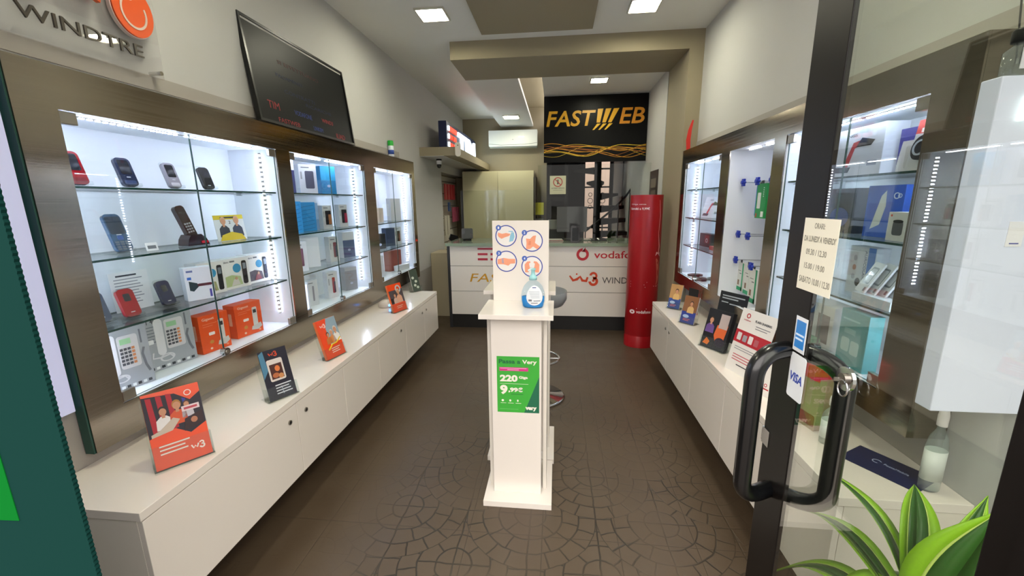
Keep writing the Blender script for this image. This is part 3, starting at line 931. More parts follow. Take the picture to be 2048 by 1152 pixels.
MB().lathe([(.0, 0), (.027, 0), (.028, .004), (.028, .095), (.02, .108)], M('#dfe6f2', .3)).build('can_body', t)
MB().lathe([(.0285, .02), (.0288, .02), (.0288, .06), (.0285, .06)], M('#2c4fa5', .3)).build('label', t)
MB().lathe([(.0275, .1), (.0275, .14), (.025, .148), (0, .149)], M('#1fb33c', .35)).build('cap', t)

# WINDTRE acrylic sign on the left wall
t = thing('wall_sign', 'clear acrylic sign with orange emblem and dark raised letters, upper left wall', 'sign', (-1.60, 1.30, 2.0))
T = Matrix.Rotation(PI / 2, 4, 'Z')
mb = MB(); mb.T = T; mb.rrect(-.52, 0, .35, .62, .004, 0, .008, G_SIGN); mb.build('acrylic_plate', t)
mb = MB(); mb.T = T; mb.text('WINDTRE', -.115, .058, .272, .100, -.001, M('#4b463f', .3, .4), .006); mb.build('lettering', t)
OR = M('#e2581a', .35)
mb = MB(); mb.T = T
mb.disc(.243, .212, .080, .094, -.018, -.004, M('#e9d9d4', .3), 40)
mb.disc(.243, .212, .077, .090, -.024, -.018, OR, 40)
mb.ring(.243, .205, .043, .050, -.026, -.023, M('#d9c4ba', .3), PI * .75, PI * 2.15, k=1.15)
mb.disc(.235, .262, .014, .02, -.026, -.023, M('#e8d6c8', .3))
mb.stroke([(-.12, .38), (-.09, .26), (-.03, .20), (.02, .25), (.04, .33), (.07, .23), (.11, .21), (.14, .29)], [.02, .05, .06, .05, .05, .06, .055, .03], -.022, -.006, OR)
mb.build('emblem', t)
for yy in (-.49, .335):
    mb = MB()
    for zz in (.022,):
        mb.cyl((-.045, yy, zz), (.006, yy, zz), .008, CHROME)
    mb.build('standoff_stud', t)

# ================================================================== brochures on the left cabinet
def holder(label, loc, rz, w, h, d=.035, lean=.28, group='clear brochure holders'):
    t = thing('brochure_holder', label, 'holder', loc, rz, group)
    k = .003
    MB().box(-w / 2, -.01, 0, w / 2, .075, .0025, G_ACR).build('foot', t)
    b = MB(); b.T = Matrix.Translation((0, 0, .003)) @ Matrix.Rotation(-lean, 4, 'X')
    b.box(-w / 2, d, 0, w / 2, d + .0025, h, G_ACR).box(-w / 2, 0, 0, w / 2, .0025, h * .34, G_ACR)
    b.box(-w / 2, .0025, 0, -w / 2 + .0025, d, h * .34, G_ACR).box(w / 2 - .0025, .0025, 0, w / 2, d, h * .34, G_ACR).box(-w / 2, 0, 0, w / 2, d, .0025, G_ACR)
    b.build('pocket', t)
    return t
def brochures(label, loc, rz, w, h, th, col, art, lean=.28, group='brochure stacks on the cabinets', edge='#d8cfc6'):
    p = Vector(loc) + Matrix.Rotation(rz, 3, 'Z') @ (Matrix.Rotation(-lean, 3, 'X') @ Vector((0, .004, .0035)) + Vector((0, 0, .003)))
    t = thing('brochure_stack', label, 'brochure', p, rz, group, rx=-lean)
    n = MB()
    for i in range(6):
        n.box(-w / 2 + .0004 * (i % 2), i * th / 6, 0, w / 2 - .0005 * (i % 3), (i + .9) * th / 6, h - .0008 * (i % 2), M(edge if i else col))
    n.build('leaflets', t)
    mb = MB(); mb.box(-w / 2, lay(0), 0, w / 2, 0, h, M(col, .3)); art(mb, w, h); mb.build('printed_cover', t)
    return t
def w3(mb, cx, cz, s, m, k=4):
    mb.stroke([(cx - s, cz + s * .35), (cx - s * .75, cz - s * .25), (cx - s * .5, cz + s * .1), (cx - s * .25, cz - s * .25), (cx, cz + s * .35)], s * .22, lay(k), 0, m)
    mb.ring(cx + s * .45, cz + s * .28, s * .16, s * .36, lay(k), 0, m, -PI * .6, PI * .9, 16)
    mb.ring(cx + s * .45, cz - s * .22, s * .18, s * .42, lay(k), 0, m, -PI * .95, PI * .55, 16)
def cover_show(mb, w, h):
    W_ = M('#f4e6dd')
    mb.poly([(-w / 2, h * .42), (-w / 2, h * .97), (w * .05, h * .93), (w * .3, h * .80), (w / 2, h * .88), (w / 2, h * .45), (w * .2, h * .36), (-w * .1, h * .50)], lay(1), 0, M('#231d2c'))
    for i, xx in enumerate((-.42, -.25, -.08)):
        mb.poly([(w * xx, h * .47), (w * xx - w * .02, h * .95), (w * (xx + .07), h * .94), (w * (xx + .1), h * .48)], lay(2), 0, M('#b3182a'))
    mb.poly([(w * .2, h * .5), (w * .16, h * .85), (w * .22, h * .83), (w * .27, h * .5)], lay(2), 0, M('#2a3a9c'))
    person_print(mb, -w * .20, h * .50, h * .30, '#e8e4e2', hair='#2a1a18', k=3)
    person_print(mb, w * .05, h * .52, h * .32, '#d8552a', hair='#b07a3a', k=3)
    person_print(mb, w * .22, h * .58, h * .22, '#c9c4cc', hair='#5a3526', k=3)
    mb.poly([(-w * .46, h * .43), (-w * .1, h * .46), (w * .06, h * .58), (-w * .05, h * .62), (-w * .3, h * .5), (-w * .46, h * .47)], lay(7), 0, M('#cbb9a8'))
    mb.poly([(w * .10, h * .40), (w * .14, h * .56), (w * .47, h * .62), (w * .46, h * .45)], lay(8), 0, M('#30161c'))
    mb.disc(w * .3, h * .52, w * .06, h * .04, lay(9), 0, M('#b9795a'))
    mb.box(w * .12, lay(8), h * .66, w * .44, 0, h * .73, M('#e9d3d6')); mb.box(w * .16, lay(9), h * .68, w * .40, 0, h * .71, M('#c24a58'))
    mb.ring(w * .28, h * .90, w * .05, w * .066, lay(8), 0, W_)
    lines(mb, -w * .38, w * .15, h * .30, 3, h * .05, h * .018, W_, 2)
    w3(mb, w * .28, h * .16, w * .13, W_)
OC = '#ee4a10'
R = math.radians
bl = (-1.302, 1.165, .6)
holder('clear holder of the largest orange brochure, nearest the entrance', bl, R(53), .172, .25)
brochures('thick orange leaflet stack with a family on a sofa, nearest the entrance', bl, R(53), .16, .265, .026, OC, cover_show, edge='#e4703c')
def cover_dark(mb, w, h):
    mb.box(-w * .5, lay(1), 0, w * .5, 0, h, M('#1d1a2b'))
    mb.poly([(-w * .5, h * .45), (-w * .5, h * .95), (-w * .34, h), (-w * .3, h * .6)], lay(2), 0, M('#4b7f9c'))
    w3(mb, 0, h * .90, w * .16, M('#e04a22'), 3)
    mb.rrect(-w * .30, h * .36, w * .26, h * .80, .008, lay(3), 0, M('#d9cfc8'))
    mb.box(-w * .24, lay(4), h * .40, w * .2, 0, h * .70, M('#4a2016'))
    mb.disc(w * .02, h * .60, w * .09, h * .06, lay(5), 0, M('#e07b3c')); mb.disc(-w * .08, h * .47, w * .12, h * .05, lay(5), 0, M('#b7683c')); mb.disc(w * .1, h * .44, w * .09, h * .05, lay(5), 0, M('#c98a55'))
    lines(mb, -w * .2, w * .38, h * .28, 4, h * .055, h * .02, M('#cfd0d6'), 3)
bl = (-1.272, 1.664, .6)
holder('clear holder with the dark brochure on the left cabinet', bl, R(62), .145, .19)
brochures('dark navy leaflet with a lit phone picture in a clear holder', bl, R(62), .125, .235, .006, '#1d1a2b', cover_dark, edge='#3c4a58')
def cover_beach(mb, w, h):
    mb.poly([(w * .02, h), (w / 2, h), (w / 2, h * .42), (-w * .1, h * .30), (-w * .12, h * .75)], lay(1), 0, M('#8fa6b4'))
    w3(mb, -w * .22, h * .84, w * .14, M('#f8e4da'), 2)
    person_print(mb, -w * .12, h * .36, h * .30, '#c9763a', k=3)
    person_print(mb, w * .08, h * .36, h * .34, '#d98a4a', hair='#cfc4b8', k=3)
    person_print(mb, w * .30, h * .36, h * .40, '#e9e4de', hair='#d8cfc4', k=3)
    mb.stroke([(-w * .3, h * .22), (-w * .05, h * .33), (w * .2, h * .34), (w * .45, h * .44)], h * .03, lay(7), 0, M('#e8c21c'))
    lines(mb, -w * .15, w * .3, h * .24, 3, h * .05, h * .018, M('#f8e0d4'), 2)
bl = (-1.296, 2.19, .6)
holder('clear holder of the orange brochure with three people', bl, R(78), .165, .2)
brochures('orange leaflet stack with three people outdoors and a yellow wave', bl, R(78), .15, .235, .02, OC, cover_beach, edge='#e4703c')
def cover_far(mb, w, h):
    mb.box(-w * .5, lay(1), h * .30, w * .5, 0, h * .78, M('#4d4448'))
    mb.box(-w * .5, lay(2), h * .32, -w * .3, 0, h * .5, M('#17151a'))
    person_print(mb, w * .15, h * .3, h * .5, '#d8a489', hair='#c9b09a', k=3)
    person_print(mb, -w * .15, h * .3, h * .36, '#caa79a', hair='#5b3c2c', k=3)
    mb.ring(w * .2, h * .8, w * .12, w * .2, lay(3), 0, M('#b9c0c8'))
    lines(mb, -w * .2, w * .25, h * .2, 2, h * .06, h * .02, M('#f8d0bc'), 2)
bl = (-1.30, 3.235, .6)
holder('clear holder of the small far orange brochure', bl, R(72), .18, .2)
brochures('orange leaflet stack with a grey photo beside a small white gadget', bl, R(72), .165, .235, .02, OC, cover_far, edge='#e4703c')
def cover_green(mb, w, h):
    mb.box(-w * .5, lay(1), 0, w * .5, 0, h, M('#3d4b40'))
    for i, (xx, zz) in enumerate(((-.2, .62), (.1, .45), (-.1, .28), (.2, .18))):
        mb.disc(w * xx, h * zz, w * .16, h * .06, lay(2), 0, M('#c9d0c4'))
bl = (-1.42, 4.0, .6)
holder('clear holder at the far end of the left cabinet', bl, R(60), .15, .17)
brochures('dark green leaflet with white spots at the far end of the left cabinet', bl, R(60), .10, .23, .008, '#3d4b40', cover_green)
t = thing('smart_speaker', 'small white rounded gadget with a blue light on the left cabinet', 'gadget', (-1.50, 3.38, .6), 0)
MB().lathe([(0, 0), (.06, 0), (.065, .012), (.058, .04), (.035, .058), (0, .062)], M('#d9cfc4', .35)).build('housing', t)
MB().cyl((.045, -.035, .022), (.052, -.040, .022), .008, M('#3b8cff', .4, 0, 6)).build('blue_light', t)

# ================================================================== goods in the right display wall
RR = -PI / 2
def iron_art(mb, w, h):
    mb.box(-w / 2 + .001, lay(0), .001, w / 2 - .001, 0, h - .001, M('#dfe1ee'))
    mb.text('NGS', -w * .18, h * .82, w * .0, h * .88, lay(1), M('#5a5f70'))
    mb.poly([(-w * .22, h * .22), (-w * .06, h * .70), (w * .10, h * .74), (w * .08, h * .62), (-w * .02, h * .58), (-w * .12, h * .20)], lay(1), 0, M('#c8404a'))
    mb.poly([(w * .0, h * .60), (w * .1, h * .78), (w * .34, h * .70), (w * .28, h * .60)], lay(2), 0, M('#2a2d38'))
    mb.poly([(-w * .42, h * .10), (-w * .38, h * .22), (-w * .06, h * .20), (-w * .10, h * .09)], lay(2), 0, M('#3a3c48'))
    mb.box(w * .25, lay(1), h * .2, w * .42, 0, h * .3, M('#8a8fa4'))
# far vitrine
t = carton('accessory_card', 'leaning white card with a red and black device picture, far right vitrine', 'card', (1.25, 3.60, 1.350), RR + .2, .24, .175, .012, '#dfe2ec', iron_art)
t.rotation_euler = (-.25, 0, RR + .2)
def dark_art(mb, w, h):
    mb.box(-w / 2 + .001, lay(0), .001, w / 2 - .001, 0, h - .001, M('#20242c'))
    mb.rrect(-w * .15, h * .3, w * .15, h * .9, .004, lay(1), 0, M('#7b2a30')); mb.ring(0, h * .5, .012, .018, lay(2), 0, M('#c8ccd2'))
carton('accessory_box', 'dark box with a red centre on the far right vitrine shelf', 'box', (1.24, 3.56, 1.111), RR + .1, .26, .11, .06, '#23262c', dark_art)
carton('accessory_box', 'flat red and white box lying beside the dark box', 'box', (1.20, 3.30, 1.111), RR, .16, .03, .10, '#b9343c', None)
t = thing('small_box', 'small grey box behind the leaning card, far right vitrine', 'box', (1.28, 3.72, 1.350), RR)
MB().box(-.05, 0, 0, .05, .03, .07, M('#8a9098')).build('carton', t)
for i, (xx, yy) in enumerate(((1.19, 3.62), (1.17, 3.42), (1.28, 3.45))):
    t = thing('bracelet', ['dark bracelet lying furthest inside on the far right vitrine floor', 'dark bracelet nearest the glass on the far right vitrine floor', 'dark bracelet at the back of the far right vitrine floor'][i], 'bracelet', (xx, yy, RZ0 + .001), .3 * i, 'dark bracelets on the vitrine floor')
    pts = [(.055 * math.cos(a * PI / 10), .035 * math.sin(a * PI / 10), .012) for a in range(20)]
    MB().tube(pts, .009, M('#4a4038', .4), 8, True).build('band', t)
    MB().box(-.02, -.046, .001, .02, -.028, .022, M('#1a1a1c', .2)).build('clasp', t)
# hooks in the open niche
HB = M('#1f37a8', .35)
def hook(label, y, z, L=.20):
    t = thing('display_hook', label, 'hook', (1.399, y, z), 0, 'chrome display hooks with blue knobs')
    MB().box(-.004, -.02, -.02, 0, .02, .02, NICKEL).build('back_plate', t)
    MB().cyl((-.004, 0, 0), (-L, 0, .004), .003, CHROME, n=8).build('rod', t)
    k = MB()
    pts = [((.022 + .005 * math.cos(6 * a)) * math.cos(a), (.022 + .005 * math.cos(6 * a)) * math.sin(a)) for a in [2 * PI * i / 36 for i in range(36)]]
    vs = [(-L, p[0], p[1] + .004) for p in pts] + [(-L - .014, p[0], p[1] + .004) for p in pts]
    k.add(vs, [list(range(36)), list(range(71, 35, -1))] + [(i, i + 36, (i + 1) % 36 + 36, (i + 1) % 36) for i in range(36)], HB)
    k.cyl((-L - .014, 0, .004), (-L - .02, 0, .004), .012, HB)
    k.build('knob', t, bevel=.002)
    return t
hook('topmost row, blue hook knob furthest from the door', 2.86, 1.60)
hook('topmost row, blue hook knob in the middle above the green pack', 2.67, 1.60)
hook('topmost row, blue hook knob nearest the steel stile', 2.50, 1.60)
hook('middle row, blue hook knob furthest from the door with nothing hung', 2.86, 1.27)
hook('middle row, second blue hook knob with nothing hung', 2.70, 1.27, .21)
hook('lowest row, blue hook knob furthest from the door', 2.86, 1.10)
hook('lowest row, large blue hook knob over the white and green packs', 2.57, 1.10, .23)
def pack(label, y, ztop, x, w, h, d, col, art, group='hanging accessory packs'):
    t = thing('hanging_pack', label, 'pack', (x, y, ztop - h), RR, group)
    MB().rrect(-w / 2, 0, w / 2, h, .004, 0, d, M(col, .4)).build('pack_body', t)
    mb = MB(); art(mb, w, h); mb.build('printed_front', t)
    MB().box(-w * .12, .001, h, w * .12, .003, h + .018, M('#1d1f22', .4)).build('hang_tab', t)
    return t
def green_art(mb, w, h):
    mb.box(-w / 2 + .002, lay(0), .002, w / 2 - .002, 0, h - .002, M('#169048'))
    mb.rrect(-w * .36, h * .28, -w * .02, h * .74, .006, lay(1), 0, M('#d8dcd8'))
    for i in range(5):
        mb.box(w * .18, lay(1), h * (.62 + .06 * i), w * .26, 0, h * (.65 + .06 * i), M('#cfeedd'))
    mb.box(w * .1, lay(1), h * .04, w * .36, 0, h * .2, M('#e8ece8')); mb.box(-w * .42, lay(1), h * .03, -w * .3, 0, h * .14, M('#c0392b'))
def blue_art(mb, w, h):
    mb.box(-w / 2 + .002, lay(0), .002, w / 2 - .002, 0, h - .002, M('#3f7fc4'))
    mb.stroke([(-w * .4, h * .5), (0, h * .6), (w * .4, h * .72)], h * .05, lay(1), 0, M('#bcd6ee'))
def white_green(mb, w, h):
    mb.box(-w / 2 + .002, lay(0), .002, w / 2 - .002, 0, h - .002, M('#dfe0d8'))
    mb.box(w * .30, lay(1), .002, w * .48, 0, h - .002, M('#1fa06c')); mb.box(-w / 2 + .002, lay(1), .002, w / 2 - .002, 0, h * .14, M('#1fa06c'))
    mb.box(-w * .3, lay(1), h * .2, -w * .05, 0, h * .38, M('#8a6a50')); mb.box(-w * .1, lay(1), h * .6, w * .2, 0, h * .63, M('#6d726d'))
    mb.box(-w * .35, lay(1), h * .7, w * .1, 0, h * .72, M('#6d726d'))
pack('blue pack hanging behind the green one, top row', 2.80, 1.585, 1.27, .09, .19, .015, '#3f7fc4', blue_art)
pack('bright green pack with a white picture hanging on the top row', 2.665, 1.59, 1.22, .12, .205, .02, '#169048', green_art)
pack('lime and black pack half hidden behind the steel stile, top row', 2.50, 1.585, 1.22, .09, .19, .02, '#b9cc2a', lambda mb, w, h: mb.box(-w / 2 + .002, lay(0), .002, w / 2 - .002, 0, h - .002, M('#a9c21f')).rrect(-w * .2, h * .4, w * .3, h * .6, .004, lay(1), 0, M('#20241c')))
pack('white and green pack furthest from the door, lowest row', 2.86, 1.085, 1.23, .09, .19, .018, '#dfe0d8', white_green)
pack('white and green pack in the middle of the lowest row', 2.755, 1.085, 1.23, .09, .195, .018, '#dfe0d8', white_green)
pack('white and green pack in front under the large blue knob', 2.59, 1.085, 1.19, .10, .21, .018, '#dfe0d8', white_green)
pack('white and blue pack hanging by the steel stile, middle row', 2.50, 1.255, 1.23, .08, .16, .015, '#e4e2dc', lambda mb, w, h: mb.box(-w / 2 + .002, lay(0), .002, w / 2 - .002, 0, h - .002, M('#e0dfda')).box(-w * .1, lay(1), h * .1, w * .4, 0, h * .8, M('#4a6a9c')).box(-w * .4, lay(1), h * .8, -w * .2, 0, h * .88, M('#a9462f')))
# near right vitrine (seen through the glass door)
zr1, zr2, zr3 = 1.585, 1.350, 1.110
c_ = carton('accessory_box', 'large white box with a red hand blender shaped device, top shelf behind the door glass', 'box', (1.20, 1.875, zr1), RR, .29, .19, .08, '#dfe1ee', iron_art)
def purple_art(mb, w, h):
    mb.box(-w / 2 + .001, lay(0), .001, w / 2 - .001, 0, h - .001, M('#cfc9c4')); mb.box(-w / 2, lay(1), h * .72, w / 2, 0, h, M('#3d3a8e')); mb.poly([(-w * .5, h * .2), (-w * .5, h), (-w * .3, h)], lay(2), 0, M('#3d3a8e'))
    mb.rrect(-w * .2, h * .1, w * .2, h * .6, .008, lay(2), 0, M('#b9b2ac'))
carton('accessory_box', 'white and violet box beside the blender box, top shelf behind the door glass', 'box', (1.24, 1.655, zr1), RR, .11, .155, .04, '#cfc9c4', purple_art)
t = thing('hang_tag_pack', 'red tagged earphone pack leaning at the near end of the top shelf', 'pack', (1.19, 1.555, zr1), RR, rx=-.15)
mb = MB().rrect(-.05, 0, .05, .17, .006, 0, .004, M('#c8c6c6'))
mb.box(-.05, lay(0), .125, .05, 0, .17, M('#d8322c')).box(-.03, lay(1), .128, .02, 0, .142, M('#f0e4e0'))
mb.build('card', t)
MB().disc(0, .075, .034, .04, -.012, 0, M('#34343c', .2)).ring(0, .075, .02, .026, -.014, -.012, M('#b8bcc4', .2)).build('earphones', t)
def blue_blister(mb, w, h):
    mb.box(-w / 2 + .001, lay(0), .001, w / 2 - .001, 0, h - .001, M('#2a5cc0'))
    mb.poly([(-w * .3, h * .15), (-w * .1, h * .8), (w * .02, h * .9), (w * .05, h * .6), (-w * .05, h * .25)], lay(1), 0, M('#d8dcd6'))
    mb.ring(w * .3, h * .8, .008, .012, lay(1), 0, M('#dfe8f8')); mb.ring(w * .38, h * .8, .005, .008, lay(1), 0, M('#dfe8f8'))
carton('accessory_box', 'tall bright blue earphone box on the second shelf behind the door glass', 'box', (1.23, 1.72, zr2), RR + .15, .15, .195, .04, '#2a5cc0', blue_blister, sidecol='#2350a8')
carton('accessory_box', 'dark box with a navy glow on the second shelf behind the door stile', 'box', (1.24, 2.0, zr2), RR, .2, .19, .06, '#10131c', lambda mb, w, h: mb.box(-w / 2 + .002, lay(0), .002, w / 2 - .002, 0, h - .002, M('#0e1322', .2)).disc(w * .1, h * .35, w * .3, h * .22, lay(1), 0, M('#20408c', .2)))
def speaker_art(mb, w, h):
    mb.box(-w / 2 + .001, lay(0), .001, w / 2 - .001, 0, h - .001, M('#d9d8d4')); mb.rrect(-w * .25, h * .2, w * .22, h * .68, .01, lay(1), 0, M('#4b4f55', .3)); mb.disc(-w * .02, h * .68, w * .23, h * .06, lay(2), 0, M('#23262b', .2)); mb.disc(-w * .36, h * .88, .004, .004, lay(1), 0, M('#d5502c'))
carton('speaker_box', 'small white box with a black round speaker at the near end of the second shelf', 'box', (1.175, 1.565, zr2), RR, .095, .10, .07, '#e4e4ea', speaker_art, sidecol='#d5d8ea')
def auric(mb, w, h):
    mb.box(-w / 2 + .001, lay(0), .001, w / 2 - .001, 0, h - .001, M('#d5d9de')); mb.box(w * .22, lay(1), .001, w * .48, 0, h - .001, M('#3a7ad0'))
    mb.T = mb.T @ Matrix.Translation((w * .14, 0, h * .92)) @ Matrix.Rotation(PI / 2, 4, 'Y')
    mb.text('AURICOLARI', 0, -w * .04, h * .6, w * .05, lay(2), M('#5a6472'))
    mb.T = Matrix.Identity(4)
    for i in range(3):
        mb.disc(-w * .25, h * (.35 + .2 * i), w * .07, w * .08, lay(1), 0, M('#b98a78' if i % 2 else '#a9b0b8'))
    mb.disc(-w * .05, h * .25, w * .1, w * .12, lay(1), 0, M('#2c3036'))
carton('accessory_box', 'white earphone box with a blue edge and vertical lettering on the third shelf', 'box', (1.24, 1.80, zr3), RR, .145, .195, .05, '#d5d9de', auric)
for i in range(5):
    t = thing('screen_protector_pack', ['silver rimmed screen protector pack, frontmost of the leaning row', 'second leaning screen protector pack in the row', 'middle leaning screen protector pack in the row', 'fourth leaning screen protector pack in the row', 'rearmost leaning screen protector pack by the vitrine side'][i], 'pack', (1.17 + .012 * i, 1.69 - .036 * i, zr3 + .035), RR - .3, 'leaning screen protector packs', rx=-.45)
    mb = MB().rrect(-.045, 0, .045, .125, .006, 0, .006, M('#dcdde0'))
    mb.rrect(-.028, .035, .028, .105, .008, lay(0), 0, M('#8f969c', .15)).rrect(-.022, .042, .022, .098, .006, lay(1), 0, M('#d9dde0', .1))
    mb.box(.02, lay(0), .008, .036, 0, .024, M('#5b5f68'))
    mb.build('card', t)
carton('accessory_box', 'low white box the screen protector packs rest on', 'box', (1.15, 1.60, zr3), RR, .19, .034, .10, '#dfe2ea', None)
carton('speaker_box', 'white box with a tall dark speaker picture on the vitrine floor', 'box', (1.17, 1.90, RZ0 + .001), RR, .20, .19, .10, '#cdd0d0', lambda mb, w, h: mb.box(-w / 2 + .001, lay(0), .001, w / 2 - .001, 0, h - .001, M('#cfd3d2')).box(w * -.02, lay(1), h * .12, w * .38, 0, h * .78, M('#4a4844')).box(w * -.02, lay(2), h * .12, w * .38, 0, h * .18, M('#2b2a28')).box(-w * .42, lay(1), h * .82, -w * .2, 0, h * .86, M('#9aa0a0')))
def teal_art(mb, w, h):
    mb.box(-w / 2 + .001, lay(0), .001, w / 2 - .001, 0, h - .001, M('#4fa0a4')); mb.rrect(-w * .36, h * .25, -w * .06, h * .5, .01, lay(1), 0, M('#a9d2d4')); mb.rrect(-w * .02, h * .23, w * .28, h * .48, .01, lay(1), 0, M('#a9d2d4'))
    mb.box(-w * .4, lay(1), h * .82, w * .2, 0, h * .85, M('#8cc8ca')); mb.box(-w * .3, lay(1), h * .58, w * .1, 0, h * .68, M('#8abfc2'))
carton('accessory_box', 'teal earbud box standing nearest the glass on the vitrine floor', 'box', (1.14, 1.64, RZ0 + .001), RR, .15, .22, .05, '#4fa0a4', teal_art)
carton('accessory_box', 'low green box on the vitrine floor in front of the speaker box', 'box', (1.125, 1.93, RZ0 + .001), RR, .16, .04, .035, '#3f8f68', None)
t = thing('red_ribbon', 'slim red curved banner tip standing on the right display wall', 'banner', (1.15, 3.84, 1.921))
mb = MB()
mb.stroke([(-.03, 0), (-.036, .08), (-.028, .16), (-.008, .24)], [.03, .034, .028, .012], -.004, .004, M('#d12a22', .4))
mb.build('banner', t)

# ================================================================== brochures and signs on the right cabinet
def vod(c1, c2):
    def f(mb, w, h):
        mb.box(-w * .5, lay(1), 0, w * .5, 0, h * .42, M(c1)); mb.box(-w * .5, lay(1), h * .42, w * .5, 0, h, M(c2))
        person_print(mb, w * .08, h * .38, h * .44, '#d9b070', k=3)
        mb.disc(-w * .15, h * .25, w * .22, h * .06, lay(3), 0, M('#a9c0e0')); lines(mb, -w * .3, w * .2, h * .16, 2, h * .05, h * .02, M('#d06a60'), 3)
    return f
bl = (.955, 3.38, .62)
holder('clear holder at the far end of the right cabinet', bl, R(-42), .12, .16)
brochures('blue and tan leaflet at the far end of the right cabinet', bl, R(-42), .10, .20, .01, '#2f4a92', vod('#2f4a92', '#b98c56'))
bl = (.935, 2.96, .62)
holder('clear holder of the blue leaflet with a bright window', bl, R(-52), .13, .16)
brochures('blue leaflet with a brown photo, second along the right cabinet', bl, R(-52), .11, .20, .014, '#2b3f92', vod('#2b3a90', '#8a5a34'))
t = thing('folded_card', 'red and black folded card standing between the first two leaflets', 'card', (1.07, 3.25, .62), R(-65))
MB().box(-.05, 0, 0, .05, .004, .17, M('#b3222a')).box(-.05, -.002, .12, .05, .0, .20, M('#1a1a1c')).build('card', t)
def black_art(mb, w, h):
    lines(mb, -w * .4, w * .4, h * .86, 2, h * .10, h * .045, M('#a9b0b4'), 1, .4)
    mb.box(-w * .4, lay(1), h * .56, -w * .15, 0, h * .60, M('#a9b0b4')); mb.box(-w * .1, lay(1), h * .52, w * .3, 0, h * .56, M('#a9b0b4'))
t = thing('black_sign', 'black card sign with grey lines standing behind the orange and black leaflet', 'sign', (1.065, 2.60, .62), R(-62), rx=-.16)
mb = MB().box(-.10, 0, 0, .10, .004, .31, M('#17191b', .4)); mb.T = Matrix.Translation((0, 0, .15)); black_art(mb, .2, .16); mb.build('card', t)
t = thing('leaflet', 'small blue and white leaflet beside the black sign', 'leaflet', (1.10, 2.40, .70), R(-62), rx=-.12)
mb = MB().box(-.03, 0, -.08, .03, .004, .18, M('#b9c4cc')); mb.box(-.025, lay(0), .05, .02, 0, .17, M('#3a6aa4')).disc(0, .10, .016, .02, lay(1), 0, M('#e0e6ea')); mb.build('card', t)
def ob_art(mb, w, h):
    mb.box(-w * .5, lay(1), 0, w * .5, 0, h, M('#17161a')); mb.poly([(-w * .05, h * .35), (0, h * .62), (w * .42, h * .66), (w * .38, h * .28), (w * .05, h * .2)], lay(2), 0, M('#d9632a'))
    mb.box(w * .05, lay(3), h * .55, w * .40, 0, h * .92, M('#b9a8a4')); person_print(mb, -w * .28, h * .38, h * .42, '#6a4a8c', k=3); mb.poly([(-w * .42, h * .08), (-w * .3, h * .24), (-w * .14, h * .16), (-w * .2, h * .06)], lay(3), 0, M('#e0762c'))
    mb.disc(w * .25, h * .2, w * .2, h * .12, lay(4), 0, M('#2a2030'))
bl = (.925, 2.44, .62)
holder('clear holder of the black and orange leaflet', bl, R(-60), .18, .19)
brochures('thick black and orange leaflet stack in front of the black sign', bl, R(-60), .165, .235, .03, '#17161a', ob_art, edge='#1b1a1e')
def a4_art(mb, w, h):
    rd = M('#b3202c')
    mb.ring(-w * .28, h * .90, .008, .013, lay(1), 0, rd); mb.text('vodafone', -w * .38, h * .82, -w * .18, h * .845, lay(1), rd)
    mb.text('FLASH SHARING', -w * .05, h * .84, w * .40, h * .875, lay(1), M('#4a4a4e'), bold=.02)
    lines(mb, w * .0, w * .4, h * .79, 2, h * .035, h * .01, M('#7a7a80'), 1)
    mb.box(-w / 2, lay(1), h * .46, w / 2, 0, h * .66, rd)
    for i in range(4):
        mb.rrect(-w * .42 + i * w * .17, h * .50, -w * .30 + i * w * .17, h * (.62 - .02 * (i % 2)), .004, lay(2), 0, M(['#d8d4d0', '#9a9aa0', '#e4dcd8', '#b05a60'][i]))
    lines(mb, -w * .40, w * .40, h * .40, 2, h * .035, h * .01, M('#8a8a90'), 1); lines(mb, -w * .38, w * .3, h * .28, 3, h * .04, h * .014, M('#c2606a'), 1)
    mb.box(-w * .2, lay(1), h * .12, w * .1, 0, h * .135, M('#3a3a3e')); mb.ring(w * .38, h * .22, .006, .010, lay(1), 0, rd)
t = thing('display_card', 'tall white card with a red middle band leaning on the right cabinet', 'card', (.935, 2.06, .62), R(-74), rx=-.24)
MB().box(-.115, 0, 0, .115, .003, .335, M('#e6e2dc', .35)).build('card', t)
mb = MB(); a4_art(mb, .23, .335); mb.build('printed_front', t)
t = thing('display_card', 'small plain white card in front of the tall red banded card', 'card', (.95, 1.82, .62), R(-70), rx=-.2)
mb = MB().rrect(-.07, 0, .07, .21, .012, 0, .003, M('#e6e2dc', .35)); mb.ring(-.02, .05, .005, .008, lay(0), 0, M('#b3202c')).box(-.045, lay(0), .03, .0, 0, .036, M('#b3202c')); mb.build('card', t)
t = thing('black_folder', 'black folded easel card behind the tall white card', 'card', (1.06, 2.22, .62), R(-74), rx=-.1)
MB().box(-.12, 0, 0, .12, .006, .27, M('#121214', .4)).build('card', t)
t = thing('gift_bag', 'clear bag of beige snacks with a red top seen through the door glass', 'bag', (1.0, 1.60, .62), RR + .2)
MB().poly([(-.055, 0), (-.06, .12), (-.05, .24), (.05, .24), (.06, .12), (.055, 0)], -.02, .04, M('#a08a6a', .3)).build('bag_body', t, bevel=.008)
MB().poly([(-.052, .20), (-.054, .28), (.054, .28), (.052, .20)], -.022, .042, M('#c4261c', .35)).build('red_top', t, bevel=.004)
MB().rrect(-.05, .015, .05, .06, .006, -.022, -.02, M('#8a2a22')).build('label', t)
